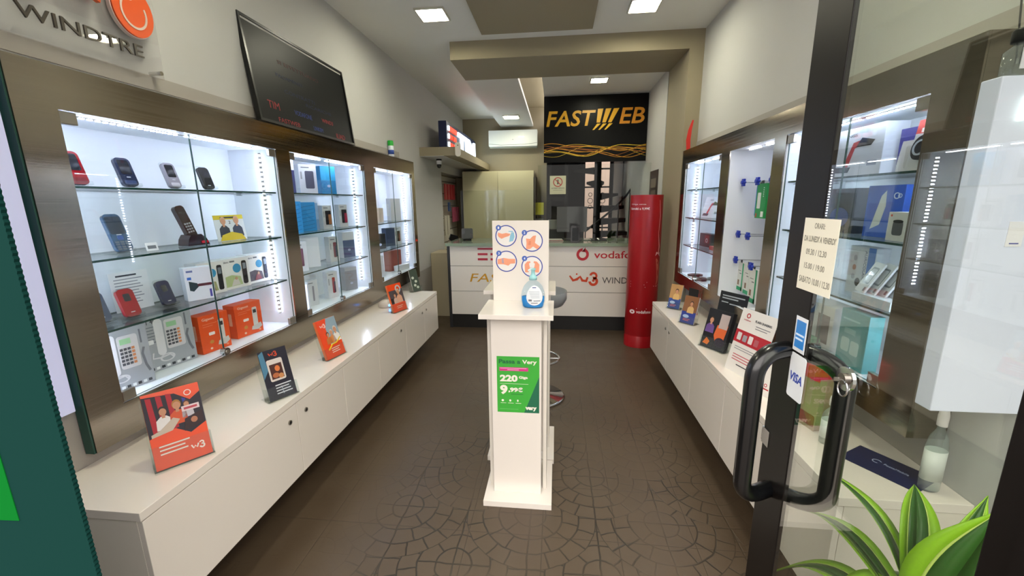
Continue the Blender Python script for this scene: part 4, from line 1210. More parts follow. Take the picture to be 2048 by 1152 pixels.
def squeeze_bottle(label, loc, sc=1.0, rz=0, trigger=False):
    t = thing('hand_gel_bottle', label, 'bottle', loc, rz)
    a = lambda L: [(r * sc * (.62 if trigger else 1), z * sc) for r, z in L]
    MB().lathe(a([(0, 0), (.034, 0), (.037, .006), (.037, .12), (.030, .145), (.014, .165), (.013, .18)]), G_PET, sy=.75).build('bottle_body', t)
    MB().lathe(a([(.0375, .03), (.0377, .03), (.0377, .11), (.0375, .11)]), M('#d5dcd6', .4), sy=.75).build('label', t)
    MB().lathe(a([(.016, .175), (.017, .2), (.014, .215), (0, .218)]), M('#e6e2e0', .35)).build('cap', t)
    return t
squeeze_bottle('clear hand gel bottle with a pale label beside the red topped bag', (1.0, 1.47, .62), .85)
squeeze_bottle('clear spray bottle with a white cap near the end of the right cabinet', (1.145, 1.235, .621), 1.22, trigger=True)
t = thing('flyer', 'dark blue flyer lying flat at the near end of the right cabinet', 'flyer', (1.10, 1.335, .6205), R(-58))
mb = MB(); mb.box(-.105, -.07, 0, .105, .07, .0012, M('#17234f', .3)); mb.build('paper', t)
mb = MB(); mb.T = Matrix.Translation((-.03, .01, .0012)) @ Matrix.Rotation(-PI / 2, 4, 'X'); mb.ring(0, 0, .010, .013, lay(0), 0, M('#9aa6c8'), .6, 5.2); mb.text('PosteMobile', .02, -.006, .085, .006, lay(0), M('#9aa6c8')) ; mb.build('printed_emblem', t)

# white box sign at the near end of the right wall, reed diffuser on it
t = thing('box_sign', 'tall white box sign with raised white letters behind the door glass', 'sign', (1.14, 1.155, .94))
MB().box(-.143, -.04, 0, .40, .01, .826, M('#d4d8ea', .45, 0, .10)).build('box_body', t, bevel=.003)
mb = MB(); mb.text('MI', -.095, .728, -.035, .783, -.041, M('#f4fff4', .4, 0, 1.0), .012, bold=.015, shear=.15); mb.build('lettering', t)
MB().box(-.06, -.0415, .44, -.025, -.04, .50, M('#f2f0f4')).box(-.052, -.042, .446, -.032, -.0415, .449, M('#4a4a9a')).build('sticker', t)
t = thing('reed_diffuser', 'glass reed diffuser with a black collar and white label on the box sign', 'diffuser', (1.045, 1.140, 1.7665))
MB().lathe([(0, 0), (.026, 0), (.028, .005), (.028, .055), (.014, .068), (.012, .08)], G_PET).build('bottle_body', t)
MB().box(-.022, -.030, .012, .024, -.028, .056, M('#e6e6ee', .3)).build('label', t)
MB().lathe([(.0, .074), (.019, .074), (.02, .078), (.02, .098), (.018, .102), (0, .102)], BLACK).build('collar', t)
for i, (dx, dy) in enumerate(((-.03, .01), (.012, -.004), (.05, .01), (.075, -.01))):
    MB().cyl((dx * .12, dy * .1, .03), (dx, dy, .30), .002, M('#2c2a28', .6), n=6).build('reed', t)

# ================================================================== sanitizer stands in the aisle
def stand(label, x0, y0, w, zt, back):
    xc = x0 + w / 2
    t = thing('sanitizer_stand', label, 'stand', (xc, y0 + .18, 0))
    MB().box(x0, y0, 0, x0 + w, y0 + .36, .03, LAM).build('base', t, world=True, bevel=.001)
    MB().box(x0 + .045, y0 + .075, .03, x0 + w - .055, y0 + .093, zt - .022, LAM).build('front_panel', t, world=True, bevel=.001)
    MB().box(x0 + .02, y0 + .12, .03, x0 + .038, y0 + .33, zt - .022, LAMS).build('side_panel', t, world=True, bevel=.001)
    MB().box(x0 + w - .048, y0 + .12, .03, x0 + w - .03, y0 + .33, zt - .022, LAMS).build('side_panel', t, world=True, bevel=.001)
    MB().box(x0 - .0, y0 + .005, zt - .022, x0 + w, y0 + .30, zt, LAM).build('shelf_top', t, world=True, bevel=.001)
    if back:
        MB().box(x0 + .030, y0 + .28, zt, x0 + w - .028, y0 + .298, 1.408, LAM).build('back_board', t, world=True, bevel=.001)
    return t
ps = stand('front white sanitizer stand with hand washing circles and a green poster', -.352, 1.765, .342, .998, True)
# hand-washing circles
CB, CP = M('#3f50a4', .4), M('#f0a07c', .5)
Yb = 1.765 + .28
mb = MB()
def circ(cx, cz, num):
    r = .054
    mb.ring(cx, cz, r - .005, r, Yb - .001, Yb, CB, n=40)
    mb.disc(cx, cz, r - .005, r - .005, Yb - .0006, Yb, M('#ece8e4'), 32)
    mb.disc(cx - r * .70, cz + r * .76, .0135, .0135, Yb - .0016, Yb, M('#4a68b8'), 20)
    mb.text(num, cx - r * .70 - .004, cz + r * .76 - .006, cx - r * .70 + .004, cz + r * .76 + .006, Yb - .0016, M('#e8ecf4'), .0004, bold=.02)
L1 = Yb - .001
def pl(cx, cz, pts, m, k=0):
    mb.poly([(cx + a * .05, cz + b * .05) for a, b in pts], L1 - .0004 * k, Yb, m)
SK2, BOT = M('#e58f6c'), M('#8fc3d8')
c1, c2, c3, c4 = (-.252, 1.332), (-.122, 1.307), (-.252, 1.204), (-.122, 1.178)
circ(*c1, '1'); pl(*c1, [(-.85, .1), (-.8, .35), (-.4, .22), (.0, .3), (.45, .2), (.3, .0), (-.1, -.12), (-.45, -.28), (-.75, -.1)], CP); pl(*c1, [(.3, -.6), (.4, .0), (.55, .35), (.8, .35), (.85, -.1), (.7, -.5)], BOT); pl(*c1, [(.25, .5), (.7, .5), (.7, .38), (.25, .42)], BOT, 1)
circ(*c2, '2'); pl(*c2, [(-.6, -.85), (-.55, -.2), (-.6, .25), (-.2, .2), (.1, .5), (.4, .55), (.35, .2), (.3, -.2), (.8, -.55), (.55, -.85), (.1, -.55), (-.2, -.8)], CP); pl(*c2, [(-.4, -.4), (-.3, .0), (-.1, .0), (-.12, -.4)], SK2, 1)
circ(*c3, '3'); pl(*c3, [(-.9, -.3), (-.9, .2), (-.3, .35), (.3, .25), (.9, .25), (.9, -.2), (.4, -.25), (.2, -.45), (-.3, -.3)], CP); pl(*c3, [(-.45, -.2), (-.5, .28), (-.3, .32), (-.25, -.2)], M('#b9a4b0'), 1)
circ(*c4, '4'); pl(*c4, [(-.7, -.6), (-.75, .2), (-.5, .5), (-.2, .55), (-.15, .4), (-.3, .3), (-.2, -.2), (-.35, -.6)], CP); pl(*c4, [(.7, -.6), (.75, .2), (.5, .5), (.2, .55), (.15, .4), (.3, .3), (.2, -.2), (.35, -.6)], CP)
mb.build('hand_washing_circles', ps, world=True)
# green poster
Yp = 1.765 + .075
mb = MB()
px0, px1, pz0, pz1 = -.281, -.075, .482, .774
W_ = px1 - px0; H_ = pz1 - pz0
U = lambda u: px0 + u * W_
V = lambda v: pz0 + v * H_
q = lambda k: Yp - .0008 - .0003 * k
mb.box(px0, q(0), pz0, px1, Yp, pz1, M('#3fae3c', .3))
mb.poly([(U(.64), V(0)), (U(1), V(.66)), (U(1), V(0))], q(1), Yp, M('#1f6b4c', .3))
mb.text('Passa a', U(.05), V(.875), U(.56), V(.95), q(1), M('#1f6b40'), .0003, bold=.03)
mb.text('Very', U(.60), V(.855), U(.94), V(.945), q(1), M('#f2ecdc'), .0003, bold=.03)
mb.box(U(.06), q(1), V(.745), U(.74), Yp, V(.81), M('#d6358a', .3)); mb.box(U(.08), q(2), V(.788), U(.70), Yp, V(.797), M('#f0c0d8')); mb.box(U(.25), q(2), V(.762), U(.52), Yp, V(.772), M('#f0c0d8'))
mb.text('220', U(.07), V(.555), U(.49), V(.675), q(1), M('#f4f0e0'), .0003, bold=.05)
mb.text('Giga', U(.52), V(.60), U(.73), V(.66), q(1), M('#f4f0e0'), .0003, bold=.04)
mb.box(U(.07), q(1), V(.515), U(.74), Yp, V(.521), M('#d8ecc8'))
mb.text('9', U(.07), V(.325), U(.25), V(.495), q(1), M('#f4f0e0'), .0003, bold=.05)
mb.text(',99€', U(.27), V(.36), U(.61), V(.455), q(1), M('#f4f0e0'), .0003, bold=.05)
mb.box(U(.33), q(1), V(.325), U(.62), Yp, V(.34), M('#2f8a38'))
for i in range(3):
    mb.box(U(.08 + .18 * i), q(1), V(.165), U(.21 + .18 * i), Yp, V(.171), M('#f4f0e0')); mb.disc(U(.13 + .18 * i), V(.215), .006 - .001 * i, .006, q(1), Yp, M('#f4f0e0'), 12)
mb.text('very', U(.67), V(.035), U(.94), V(.11), q(2), M('#f4f0e0'), .0003, bold=.06)
mb.box(U(.06), q(1), V(.055), U(.5), Yp, V(.062), M('#6fc46a'))
mb.build('green_poster', ps, world=True)
p2 = stand('rear white sanitizer stand standing right behind the front one', -.392, 2.135, .39, 1.03, False)
# hand gel bottle
t = thing('hand_gel_bottle', 'clear pump bottle half full of bright blue hand gel on the front stand', 'bottle', (-.110, 1.925, .998))
prof = [(0, 0), (.046, 0), (.052, .004), (.058, .03), (.0585, .055), (.054, .08), (.044, .105), (.030, .122), (.017, .132), (.015, .14)]
MB().lathe([(r * .93, z + .002) for r, z in [(0, 0), (.046, 0), (.052, .004), (.058, .03), (.0585, .052), (0.0, .052)]], G_LIQ, sy=.55).build('blue_gel', t)
MB().lathe(prof, G_BLUE, sy=.55).build('bottle_body', t)
mb = MB()
vs = []; N = 28
pr = lambda z: max(.0, sum([0]) + (lambda L: next(L[i][0] + (L[i + 1][0] - L[i][0]) * (z - L[i][1]) / max(1e-6, L[i + 1][1] - L[i][1]) for i in range(len(L) - 1) if L[i][1] <= z <= L[i + 1][1]))(prof[1:]))
def onb(x, z):
    r = pr(z); return (x, -math.sqrt(max(0, 1 - (x / r) ** 2)) * r * .55 - .0008, z)
rows = [[(.008 + (.038 * math.cos(a) * (1 - .18 * math.sin(a))) * k, .063 + .048 * math.sin(a) * k) for a in [2 * PI * i / N for i in range(N)]] for k in (1, .66, .33)]
vs = [onb(*p) for rw in rows for p in rw] + [onb(.008, .063)]
fs = [(j * N + i, j * N + (i + 1) % N, (j + 1) * N + (i + 1) % N, (j + 1) * N + i) for j in range(2) for i in range(N)] + [(2 * N + i, 2 * N + (i + 1) % N, 3 * N) for i in range(N)]
mb.add(vs, fs, M('#dfe4e8', .35), True)
def strip(x0, x1, z0, z1, m):
    k = 6
    v = [tuple(a - (.0006 if i == 1 else 0) for i, a in enumerate(onb(x0 + (x1 - x0) * i_ / k, z))) for z in (z0, z1) for i_ in range(k + 1)]
    mb.add(v, [(i_, i_ + 1, k + 2 + i_, k + 1 + i_) for i_ in range(k)], m)
strip(-.002, .016, .099, .103, M('#3a4a8c'))
for i in range(6):
    strip(-.018 + .002 * i, .032, .082 - .006 * i, .0835 - .006 * i, M('#9aa4ac'))
strip(-.020, -.004, .036, .045, M('#6a6a70')); strip(.004, .036, .036, .040, M('#7a8088')); strip(-.008, .024, .026, .029, M('#5a4a44'))
mb.build('label', t)
mb = MB().lathe([(.0, .136), (.019, .136), (.019, .150), (.013, .156), (.009, .165), (.0085, .18), (.013, .184), (.013, .190), (0, .192)], M('#9fd6d8', .25))
mb.tube([(0, 0, .187), (-.014, -.012, .187), (-.022, -.018, .181)], .0045, M('#cfe6e8', .3), 8)
mb.build('pump', t)
# stool peeking out behind the stands
t = thing('bar_stool', 'grey plastic bar stool with chrome base hidden behind the white stands', 'stool', (-.125, 2.98, 0))
MB().lathe([(0, 0), (.20, 0), (.205, .006), (.19, .018), (.04, .035), (.03, .05), (0, .05)], CHROME).build('base', t)
MB().cyl((0, 0, .045), (0, 0, .72), .022, CHROME).build('column', t)
rp = [(.155 * math.cos(a * PI / 12), .155 * math.sin(a * PI / 12), .32) for a in range(24)]
mb = MB().tube(rp, .009, CHROME, 8, True); mb.cyl((0, 0, .32), (.155, 0, .32), .007, CHROME).cyl((0, 0, .32), (-.155, 0, .32), .007, CHROME); mb.build('foot_ring', t)
MB().lathe([(0, .72), (.10, .72), (.18, .75), (.205, .79), (.205, .85), (.198, .85), (.195, .80), (.16, .77), (0, .765)], M('#7d7f80', .35)).build('seat', t)


# ================================================================== service desk
YD = 4.70
t = desk = thing('service_desk', 'white reception desk with four phone company logos and a dark plinth', 'desk', (-.1, 5.0, 0))
MB().box(-1.25, YD + .02, 0, 1.09, YD + .60, .172, DARK).build('plinth', t, world=True)
MB().box(-1.285, YD + .005, .0, -1.25, YD + .6, 1.0, M('#2a2b2e', .4)).build('end_panel', t, world=True)
for i, (a, b) in enumerate(((.172, .456), (.461, .760), (.765, .998))):
    MB().box(-1.25, YD, a, 1.09, YD + .02, b, LAM).build('front_panel', t, world=True, bevel=.001)
MB().box(-1.25, YD + .02, .172, 1.09, YD + .6, .985, M('#8d8a84', .6)).build('body', t, world=True)
MB().box(-1.29, YD - .045, 1.0, 1.095, YD + .62, 1.034, make_glass('desk_glass', (.62, .74, .64, 1), 1.0, .02, .45, (.55, .62, .52, 1)), edge=M('#8fa08a', .2)).build('glass_top', t, world=True)
RED = M('#b3263c', .4)
mb = MB()
F = YD - .003
mb.box(-.917, F, .955, -.60, YD, .975, RED).box(-.917, F, .89, -.80, YD, .915, RED).box(-.765, F, .89, -.64, YD, .915, RED).box(-.917, F, .83, -.80, YD, .855, RED).box(-.765, F, .83, -.72, YD, .855, RED)
mb.build('telecom_bars_logo', t, world=True)
mb = MB(); mb.text('FASTWEB', -1.02, .572, -.10, .672, YD, M('#d39a1c', .4), .003, shear=.2); mb.build('lettering', t, world=True)
mb = MB()
mb.ring(.297, .902, .040, .070, F, YD, M('#c0242f', .4)); mb.poly([(.285, .935), (.31, .975), (.335, .982), (.318, .955), (.322, .93)], F, YD, M('#c0242f', .4))
mb.poly([(.29, .94), (.305, .985), (.33, .985)], F - .0008, YD, LAM)
mb.text('vodafone', .425, .858, .99, .942, YD, M('#c0242f', .4), .003, bold=.01); mb.build('red_lettering', t, world=True)
mb = MB()
ORG = M('#d8481f', .4)
mb.stroke([(.155, .655), (.195, .60), (.24, .615), (.275, .645), (.30, .60), (.345, .595), (.36, .64)], [.016, .03, .03, .026, .03, .032, .02], F, YD, ORG)
mb.ring(.425, .655, .022, .046, F, YD, ORG, -PI * .55, PI * .95, 20); mb.ring(.425, .592, .026, .055, F, YD, ORG, -PI * .98, PI * .55, 20); mb.disc(.425, .60, .014, .014, F, YD, ORG, 16); mb.disc(.235, .675, .010, .010, F, YD, ORG, 12)
mb.text('WINDTRE', .525, .568, .98, .640, YD, M('#55514d', .4), .003); mb.build('wave_logo', t, world=True)

def screen(label, x0, x1, y, z1, rz=0):
    t = thing('counter_screen', label, 'screen', ((x0 + x1) / 2, y, 1.034), rz)
    w = (x1 - x0) / 2
    MB().box(-w, 0, .004, w, .005, z1 - 1.034, G_SCREEN, edge=M('#a9b5a4', .2)).build('acrylic_sheet', t)
    for sx in (-w + .08, w - .08):
        MB().box(sx - .02, -.05, .0, sx + .02, .055, .004, G_ACR).build('foot', t)
screen('left clear protective screen on the desk in front of the tall cabinet', -1.12, -.27, YD + .12, 1.63, .05)
screen('right clear protective screen on the desk in front of the staircase', -.22, 1.02, YD + .12, 1.90, -.04)
# desk things
t = thing('card_terminal', 'black upright speaker-like terminal on the desk under the sign', 'terminal', (.212, YD + .06, 1.034))
MB().rrect(-.052, 0, .052, .19, .012, -.02, .03, BLACKG).build('body', t, bevel=.003)
MB().rrect(-.036, .02, .036, .165, .008, -.022, -.02, M('#2a2c2f', .6)).build('grille', t)
t = thing('monitor', 'black monitor seen edge-on behind the desk screen', 'monitor', (.20, YD + .34, 1.034))
MB().box(-.10, -.08, 0, .10, .08, .012, BLACK).build('foot', t)
MB().box(-.02, -.02, .012, .02, .02, .12, BLACK).build('neck', t)
MB().rrect(-.20, .10, .16, .40, .008, 0, .03, BLACKG).build('screen_panel', t)
t = thing('paper_stack', 'flat stack of papers with red edges on the desk', 'papers', (-.02, YD + .23, 1.034), .05)
for i in range(4):
    MB().box(-.13 + .004 * i, -.05, .006 * i, .10 - .005 * i, .06, .006 * i + .005, M(['#b9b0aa', '#a8403f', '#c9c2bc', '#d4cec8'][i])).build('paper', t)
t = thing('monitor', 'small black screen on the desk at the left behind the clear sheet', 'monitor', (-1.10, YD + .30, 1.034), .2)
MB().rrect(-.07, .02, .07, .15, .02, 0, .06, BLACKG).build('body', t); MB().box(-.05, -.03, 0, .05, .07, .02, BLACK).build('foot', t)
t = thing('mouse', 'black curved device on the desk near the red column', 'device', (.50, YD + .24, 1.034))
MB().lathe([(0, 0), (.10, 0), (.10, .012), (.06, .035), (0, .042)], BLACKG, sy=.4).build('shell', t)
t = thing('white_box', 'small grey carton behind the desk below the notice', 'box', (.0, YD + .40, 1.034))
MB().box(-.11, 0, .13, .10, .10, .24, M('#6a6b66')).box(-.10, .01, 0, .09, .09, .129, M('#202122')).build('carton', t)

# red elliptical column sign
CX, CY, RX, RY = .883, 4.26, .158, .13
t = thing('column_sign', 'tall red elliptical cardboard column sign at the right end of the desk', 'sign', (CX, CY, 0))
def wrapm(mb):
    nv = []
    for v in mb.v:
        x = max(-RX * .985, min(RX * .985, v.x))
        y = -RY * math.sqrt(1 - (x / RX) ** 2)
        nv.append(Vector((x, y + v.y, v.z)))
    mb.v = nv
    return mb
RC = M('#a5101a', .32, coat=.12)
mb = MB()
N = 64
prof = [(1.0, 0.0), (1.0, .12), (.985, .124), (1.0, .128), (1.0, 1.55)]
vs = [(RX * k * math.cos(2 * PI * i / N), RY * k * math.sin(2 * PI * i / N), z) for k, z in prof for i in range(N)]
fs = [(j * N + i, j * N + (i + 1) % N, (j + 1) * N + (i + 1) % N, (j + 1) * N + i) for j in range(len(prof) - 1) for i in range(N)]
mb.add(vs, fs, RC, True).add(vs[-N:], [list(range(N))], RC)
mb.build('column', t)
WT = M('#f0dcdc', .4)
mb = MB(); mb.text('Giga senza', -.150, 1.452, -.03, 1.468, -.001, WT, .0004); mb.text('limiti a 9,99€', -.152, 1.405, .005, 1.432, -.001, WT, .0004, bold=.02)
wrapm(mb).build('heading', t)
mb = MB(); lines(mb, -.13, .02, .70, 3, .026, .008, WT, 2); wrapm(mb).build('small_print', t)
mb = MB(); mb.ring(-.105, .385, .008, .022, -.0015, 0, WT, n=20)
mb.text('vodafone', -.07, .372, .075, .405, -.001, WT, .0004, bold=.02); mb.box(-.07, -.0014, .418, .03, 0, .424, WT); wrapm(mb).build('lettering', t)
mb = MB()
mb.stroke([(.105, 1.50), (.120, 1.35), (.112, 1.18), (.128, 1.05), (.122, .98)], [.003, .006, .004, .010, .006], -.0015, 0, M('#e9a9a9', .4))
mb.stroke([(.090, .96), (.105, .99), (.128, .985), (.142, .95)], [.004, .02, .024, .006], -.0018, 0, M('#d9a0a4', .4))
mb.stroke([(.104, .93), (.118, .89), (.128, .80), (.125, .70), (.112, .66)], [.012, .030, .026, .012, .004], -.0015, 0, M('#c96a58', .4))
mb.stroke([(.085, .655), (.12, .65), (.142, .66)], [.003, .006, .003], -.0015, 0, M('#e9b9b9', .4))
# wrap each stroke densely enough by its own points
wrapm(mb).build('flame_picture', t)

# ================================================================== big black sign over the back room
YS = 5.49
t = thing('hanging_sign', 'large black sign with gold lettering and tangled gold lines over the back room', 'sign', (.46, YS, 1.98))
MB().box(-.175, YS, 1.985, 1.095, YS + .05, 2.775, M('#0a0a0b', .4, spec=.15)).build('board', t, world=True)
GOLD = M('#d9a21a', .35)
mb = MB()
zt, zb = 2.600, 2.415
mb.text('FAST', -.145, zb, .465, zt, YS, GOLD, .006, bold=.015, shear=.18)
BXp = lambda p: (p - 1088) / 211 * 1.275 - .175
for i in range(3):
    tx, bx_ = BXp(1198 + 16 * i), BXp(1196 + 11.5 * i)
    mb.poly([(bx_, zb + .035), (tx, zt + .01), (tx + .066, zt + .012), (bx_ + .042, zb + .035)], YS - .006, YS, M('#e3ac24', .35))
    sx = BXp(1197 + 12 * i)
    mb.poly([(sx - .055, zb - .05), (sx, zb + .022), (sx + .045, zb + .022), (sx - .035, zb - .05)], YS - .006, YS, M('#e3b42a', .35))
mb.text('EB', .755, zb + .015, 1.055, zt + .015, YS, M('#d98f22', .35), .006, bold=.015, shear=.18)
mb.build('lettering', t, world=True)
mb = MB()
gl = [M('#c98a1a', .4), M('#e0c22c', .4), M('#a8621c', .4)]
for i in range(11):
    a, b, c = random.uniform(.03, .075), random.uniform(0, 6.28), random.uniform(2.6, 5.5)
    base = random.uniform(2.09, 2.17)
    pts = []
    for k in range(49):
        x = -.174 + 1.268 * k / 48
        pts.append((x, max(2.0, base + a * math.sin(c * x + b) + .02 * math.sin(2.3 * c * x + b * 2))))
    mb.stroke(pts, random.choice((.003, .004, .006)), YS - .0012 - .0002 * i, YS, gl[i % 3])
mb.build('gold_lines', t, world=True)

# ================================================================== back left: air conditioner, lit sign, ledge, rack, cabinet
t = thing('air_conditioner', 'white wall-mounted air conditioner under the dropped ceiling strip', 'air conditioner', (-.75, 7.39, 2.40))
MB().poly([(-.41, .03), (-.405, .012), (.405, .012), (.41, .03), (.41, .262), (.405, .27), (-.405, .27), (-.41, .262)], -.20, 0, M('#e6ebe6', .35)).build('housing', t, bevel=.012)
MB().box(-.40, -.165, -.008, .40, -.02, .012, M('#b9c0ba', .4)).build('louver', t, bevel=.004)
mb = MB().stroke([(-.405, .055), (-.2, .035), (.2, .04), (.405, .06)], .006, -.2025, -.2, M('#8a948c')); mb.build('seam', t)
MB().box(-.012, -.203, .118, .012, -.2, .124, M('#8b8f8b')).build('badge', t)
MB().box(.10, -.203, .155, .19, -.2, .165, M('#f4ffe8', .4, 0, 1.2)).build('display', t)

t = thing('lit_sign', 'dark blue lit sign with red bars and white letters on the ledge', 'sign', (-1.50, 6.2, 2.145))
MB().box(-1.49, 5.3, 2.146, -1.385, 7.15, 2.50, M('#16224f', .35)).build('sign_box', t, world=True, bevel=.003)
T = Matrix.Translation((0, 0, 0)) @ Matrix.Rotation(PI / 2, 4, 'Z')
def lit(fn, name):
    mb = MB(); mb.T = Matrix.Translation((-1.385, 0, 0)) @ Matrix.Rotation(PI / 2, 4, 'Z')
    fn(mb); mb.build(name, t, world=True)
RE, WE = M('#ff2a14', .5, 0, 1.3), M('#dff0ff', .5, 0, 2.2)
def bars(mb):
    mb.box(5.42, -.012, 2.395, 5.80, 0, 2.45, RE)
    mb.box(5.42, -.012, 2.30, 5.56, 0, 2.35, RE).box(5.62, -.012, 2.30, 5.76, 0, 2.35, RE)
    mb.box(5.42, -.012, 2.20, 5.56, 0, 2.25, RE).box(5.62, -.012, 2.20, 5.70, 0, 2.25, RE)
lit(bars, 'red_bars')
lit(lambda mb: [mb.box(5.36, -.011, zz, 5.41, 0, zz + .055, WE) for zz in (2.395, 2.30, 2.20)], 'white_glow_edges')
lit(lambda mb: mb.text('TIM', 5.88, 2.19, 7.08, 2.45, 0, WE, .015, bold=.04), 'lettering')
struct('trim_6', MB().box(XL, 4.98, 2.045, -1.19, 7.4, 2.145, TAUPE).box(XL, 4.98, 2.04, -1.35, 7.4, 2.046, WALL))
t = thing('security_camera', 'small white and black dome camera under the ledge', 'camera', (-1.50, 5.3, 2.04))
MB().cyl((0, 0, 0), (0, 0, -.02), .035, BLACK).build('mount', t)
MB().cyl((0, 0, -.02), (0, 0, -.065), .033, WHITE).build('housing', t)
MB().lathe([(0, -.115), (.02, -.108), (.029, -.09), (.03, -.065), (0, -.065)], BLACKG).build('lens_dome', t)
t = thing('motion_sensor', 'small white oval motion sensor on the corner of the ledge', 'sensor', (-1.175, 4.975, 2.04), .3)
MB().rrect(-.033, -.01, .033, .15, .03, -.03, 0, M('#d9d5c9', .4)).build('housing', t, bevel=.006); MB().cyl((0, -.03, .115), (0, -.034, .115), .006, DARK).build('lens', t)
t = thing('tall_cabinet', 'tall glossy cream cabinet behind the desk on the left', 'cabinet', (-.97, 7.12, 0))
MB().box(-.60, -.20, .05, .585, .26, 1.995, M('#cfcaa6', .18, coat=.8)).build('body', t)
MB().box(-.598, -.22, .06, -.01, -.20, 1.99, M('#d6d1ac', .12, coat=1)).build('door', t, bevel=.001)
MB().box(-.006, -.22, .06, .583, -.20, 1.99, M('#d6d1ac', .12, coat=1)).build('door', t, bevel=.001)
MB().box(-.58, -.18, 0, .57, .24, .05, DARK).build('plinth', t)
for i, (zz, cc) in enumerate(((1.28, '#c9c63a'), (1.02, '#6a6a62'))):
    t = thing('folder_stack', ['yellow and grey folders beside the tall cabinet', 'grey folders on the lower shelf beside the tall cabinet'][i], 'folders', (-.30, 6.95, zz), 0)
    MB().box(-.08, 0, 0, .08, .2, .2, M(cc)).box(-.085, .0, -.012, .085, .21, 0, M('#4a4a44')).build('folders', t)
struct('trim_7', bx(-.375, 6.90, 0, -.355, 7.4, 1.9, M('#55524a', .5)))
struct('trim_8', bx(-.375, 6.94, 0, -.215, 7.16, 1.008, M('#45433d', .5)))
# hanging packs on the left wall rack
t = thing('wall_rack', 'white slatted accessory rack on the wall behind the desk', 'rack', (-1.79, 6.7, .75), 0)
MB().box(-.008, -.62, 0, 0, .62, 1.15, M('#cfcabb', .5)).build('back_board', t)
for k in range(6):
    MB().box(0, -.6, .12 + .19 * k, .006, .6, .128 + .19 * k, DARK).build('slat', t)
for i in range(4):
    pass
def rackpack(label, y, z, h, c):
    p = thing('hanging_pack', label, 'pack', (-1.70, y, z - h), PI / 2, 'accessory packs hanging on the rack')
    MB().rrect(-.055, 0, .055, h, .005, 0, .015, M(c, .4)).build('pack_body', p)
    MB().box(-.004, .014, h - .012, .004, .084, h - .006, CHROME).build('hook', p)
for i, nm in enumerate(('first', 'second', 'third', 'fourth')):
    rackpack(nm + ' red pack from the desk side on the upper row of the rack', 6.32 + .17 * i, 1.78, .24, '#b8323a')
rackpack('blue pack below the red packs on the rack', 6.50, 1.50, .14, '#2f4f86')
for i, nm in enumerate(('nearer', 'middle', 'farther')):
    rackpack(nm + ' pink pack on the middle row of the rack', 6.75 + .17 * i, 1.42, .24, '#b0506a')
for i, nm in enumerate(('nearer', 'farther')):
    rackpack(nm + ' white pack on the lower left of the rack', 6.25 + .16 * i, 1.30, .30, '#c9c3b4')
t = thing('barcode_scanner', 'black handheld scanner with a red light beside the desk at the left', 'scanner', (-1.38, 5.35, 1.0), .4)
MB().poly([(-.05, .02), (-.02, .09), (.07, .06), (.08, .02), (.02, -.03)], -.03, .03, BLACK).build('head', t, bevel=.006)
MB().box(-.02, -.03, -.15, .02, .02, .02, BLACK).build('grip', t); MB().box(.02, -.034, .0, .06, -.03, .012, M('#ff2a1a', .4, 0, 4)).build('red_light', t)
struct('trim_9', bx(-1.64, 5.2, 0, -1.30, 5.6, .85, M('#b8ad92', .5)))

# framed notice on the right wall, no-entry notice
t = thing('wall_notice', 'dark poster with grey print on the wall right of the big sign', 'poster', (1.099, 4.98, 1.66), RR)
mb = MB().box(-.20, -.004, -.15, .20, 0, .17, M('#3a322e', .4)); mb.box(-.13, -.0048, -.02, .12, -.004, .08, M('#7d7468')).box(-.10, -.0048, -.12, .12, -.004, -.05, M('#6a6258')); mb.build('poster', t)
t = thing('no_entry_notice', 'cream notice with a red no entry circle hanging by the staircase', 'notice', (.008, 5.58, 1.59))
mb = MB().box(-.105, 0, 0, .105, .004, .235, M('#ddd6b8', .5))
mb.ring(0, .155, .050, .062, -.0006, 0, M('#c0392b')); mb.stroke([(-.04, .195), (.04, .115)], .011, -.0009, 0, M('#c0392b'))
mb.disc(0, .178, .009, .010, -.0005, 0, M('#3a3a38'), 12).box(-.010, -.0005, .128, .010, 0, .168, M('#3a3a38'))
mb.text('ACCESSO VIETATO', -.085, .070, .085, .084, -.0003, M('#3a3833'), .0003, bold=.02); mb.box(-.06, -.0005, .05, .06, 0, .054, M('#8a8678')); mb.build('card', t)

# black steel post frame and spiral staircase
t = thing('steel_post', 'black steel post and rails at the left of the staircase', 'post', (-.07, 5.62, 0))
for a in ((-.07, 0, 0, -.01, .06, 2.05), (.17, 0, 0, .21, .05, 2.05), (-.01, .01, 1.50, .17, .05, 1.56), (-.01, .01, 1.20, .17, .05, 1.24), (-.01, .012, 1.05, .17, .03, 1.14)):
    MB().box(*a, BLACK).build('rail' if a[4] - a[1] < .045 else 'post', t)
t = thing('spiral_staircase', 'black steel spiral staircase behind the desk', 'staircase', (.64, 6.85, 0))
MB().cyl((0, 0, 0), (0, 0, 3.1), .055, BLACK, n=24).build('centre_pole', t)
for k in range(15):
    a = -PI * .62 + k * PI / 7.2
    z = .2 + k * .2
    if z > 2.9: break
    b = MB(); b.T = Matrix.Translation((0, 0, z)) @ Matrix.Rotation(a, 4, 'Z')
    b.add([(.05, -.05, -.02), (.58, -.15, -.02), (.58, .15, -.02), (.05, .05, -.02), (.05, -.05, .02), (.58, -.15, .02), (.58, .15, .02), (.05, .05, .02),
           (.05, -.05, -.09), (.05, .05, -.09)], [(0, 3, 2, 1), (4, 5, 6, 7), (0, 1, 5, 4), (1, 2, 6, 5), (2, 3, 7, 6), (3, 0, 4, 7), (8, 1, 0), (9, 3, 2), (8, 9, 2, 1)], BLACK)
    b.build('tread', t)
    MB().cyl((.57 * math.cos(a), .57 * math.sin(a), z), (.57 * math.cos(a), .57 * math.sin(a), z + .85), .009, BLACK, n=8).build('baluster', t)
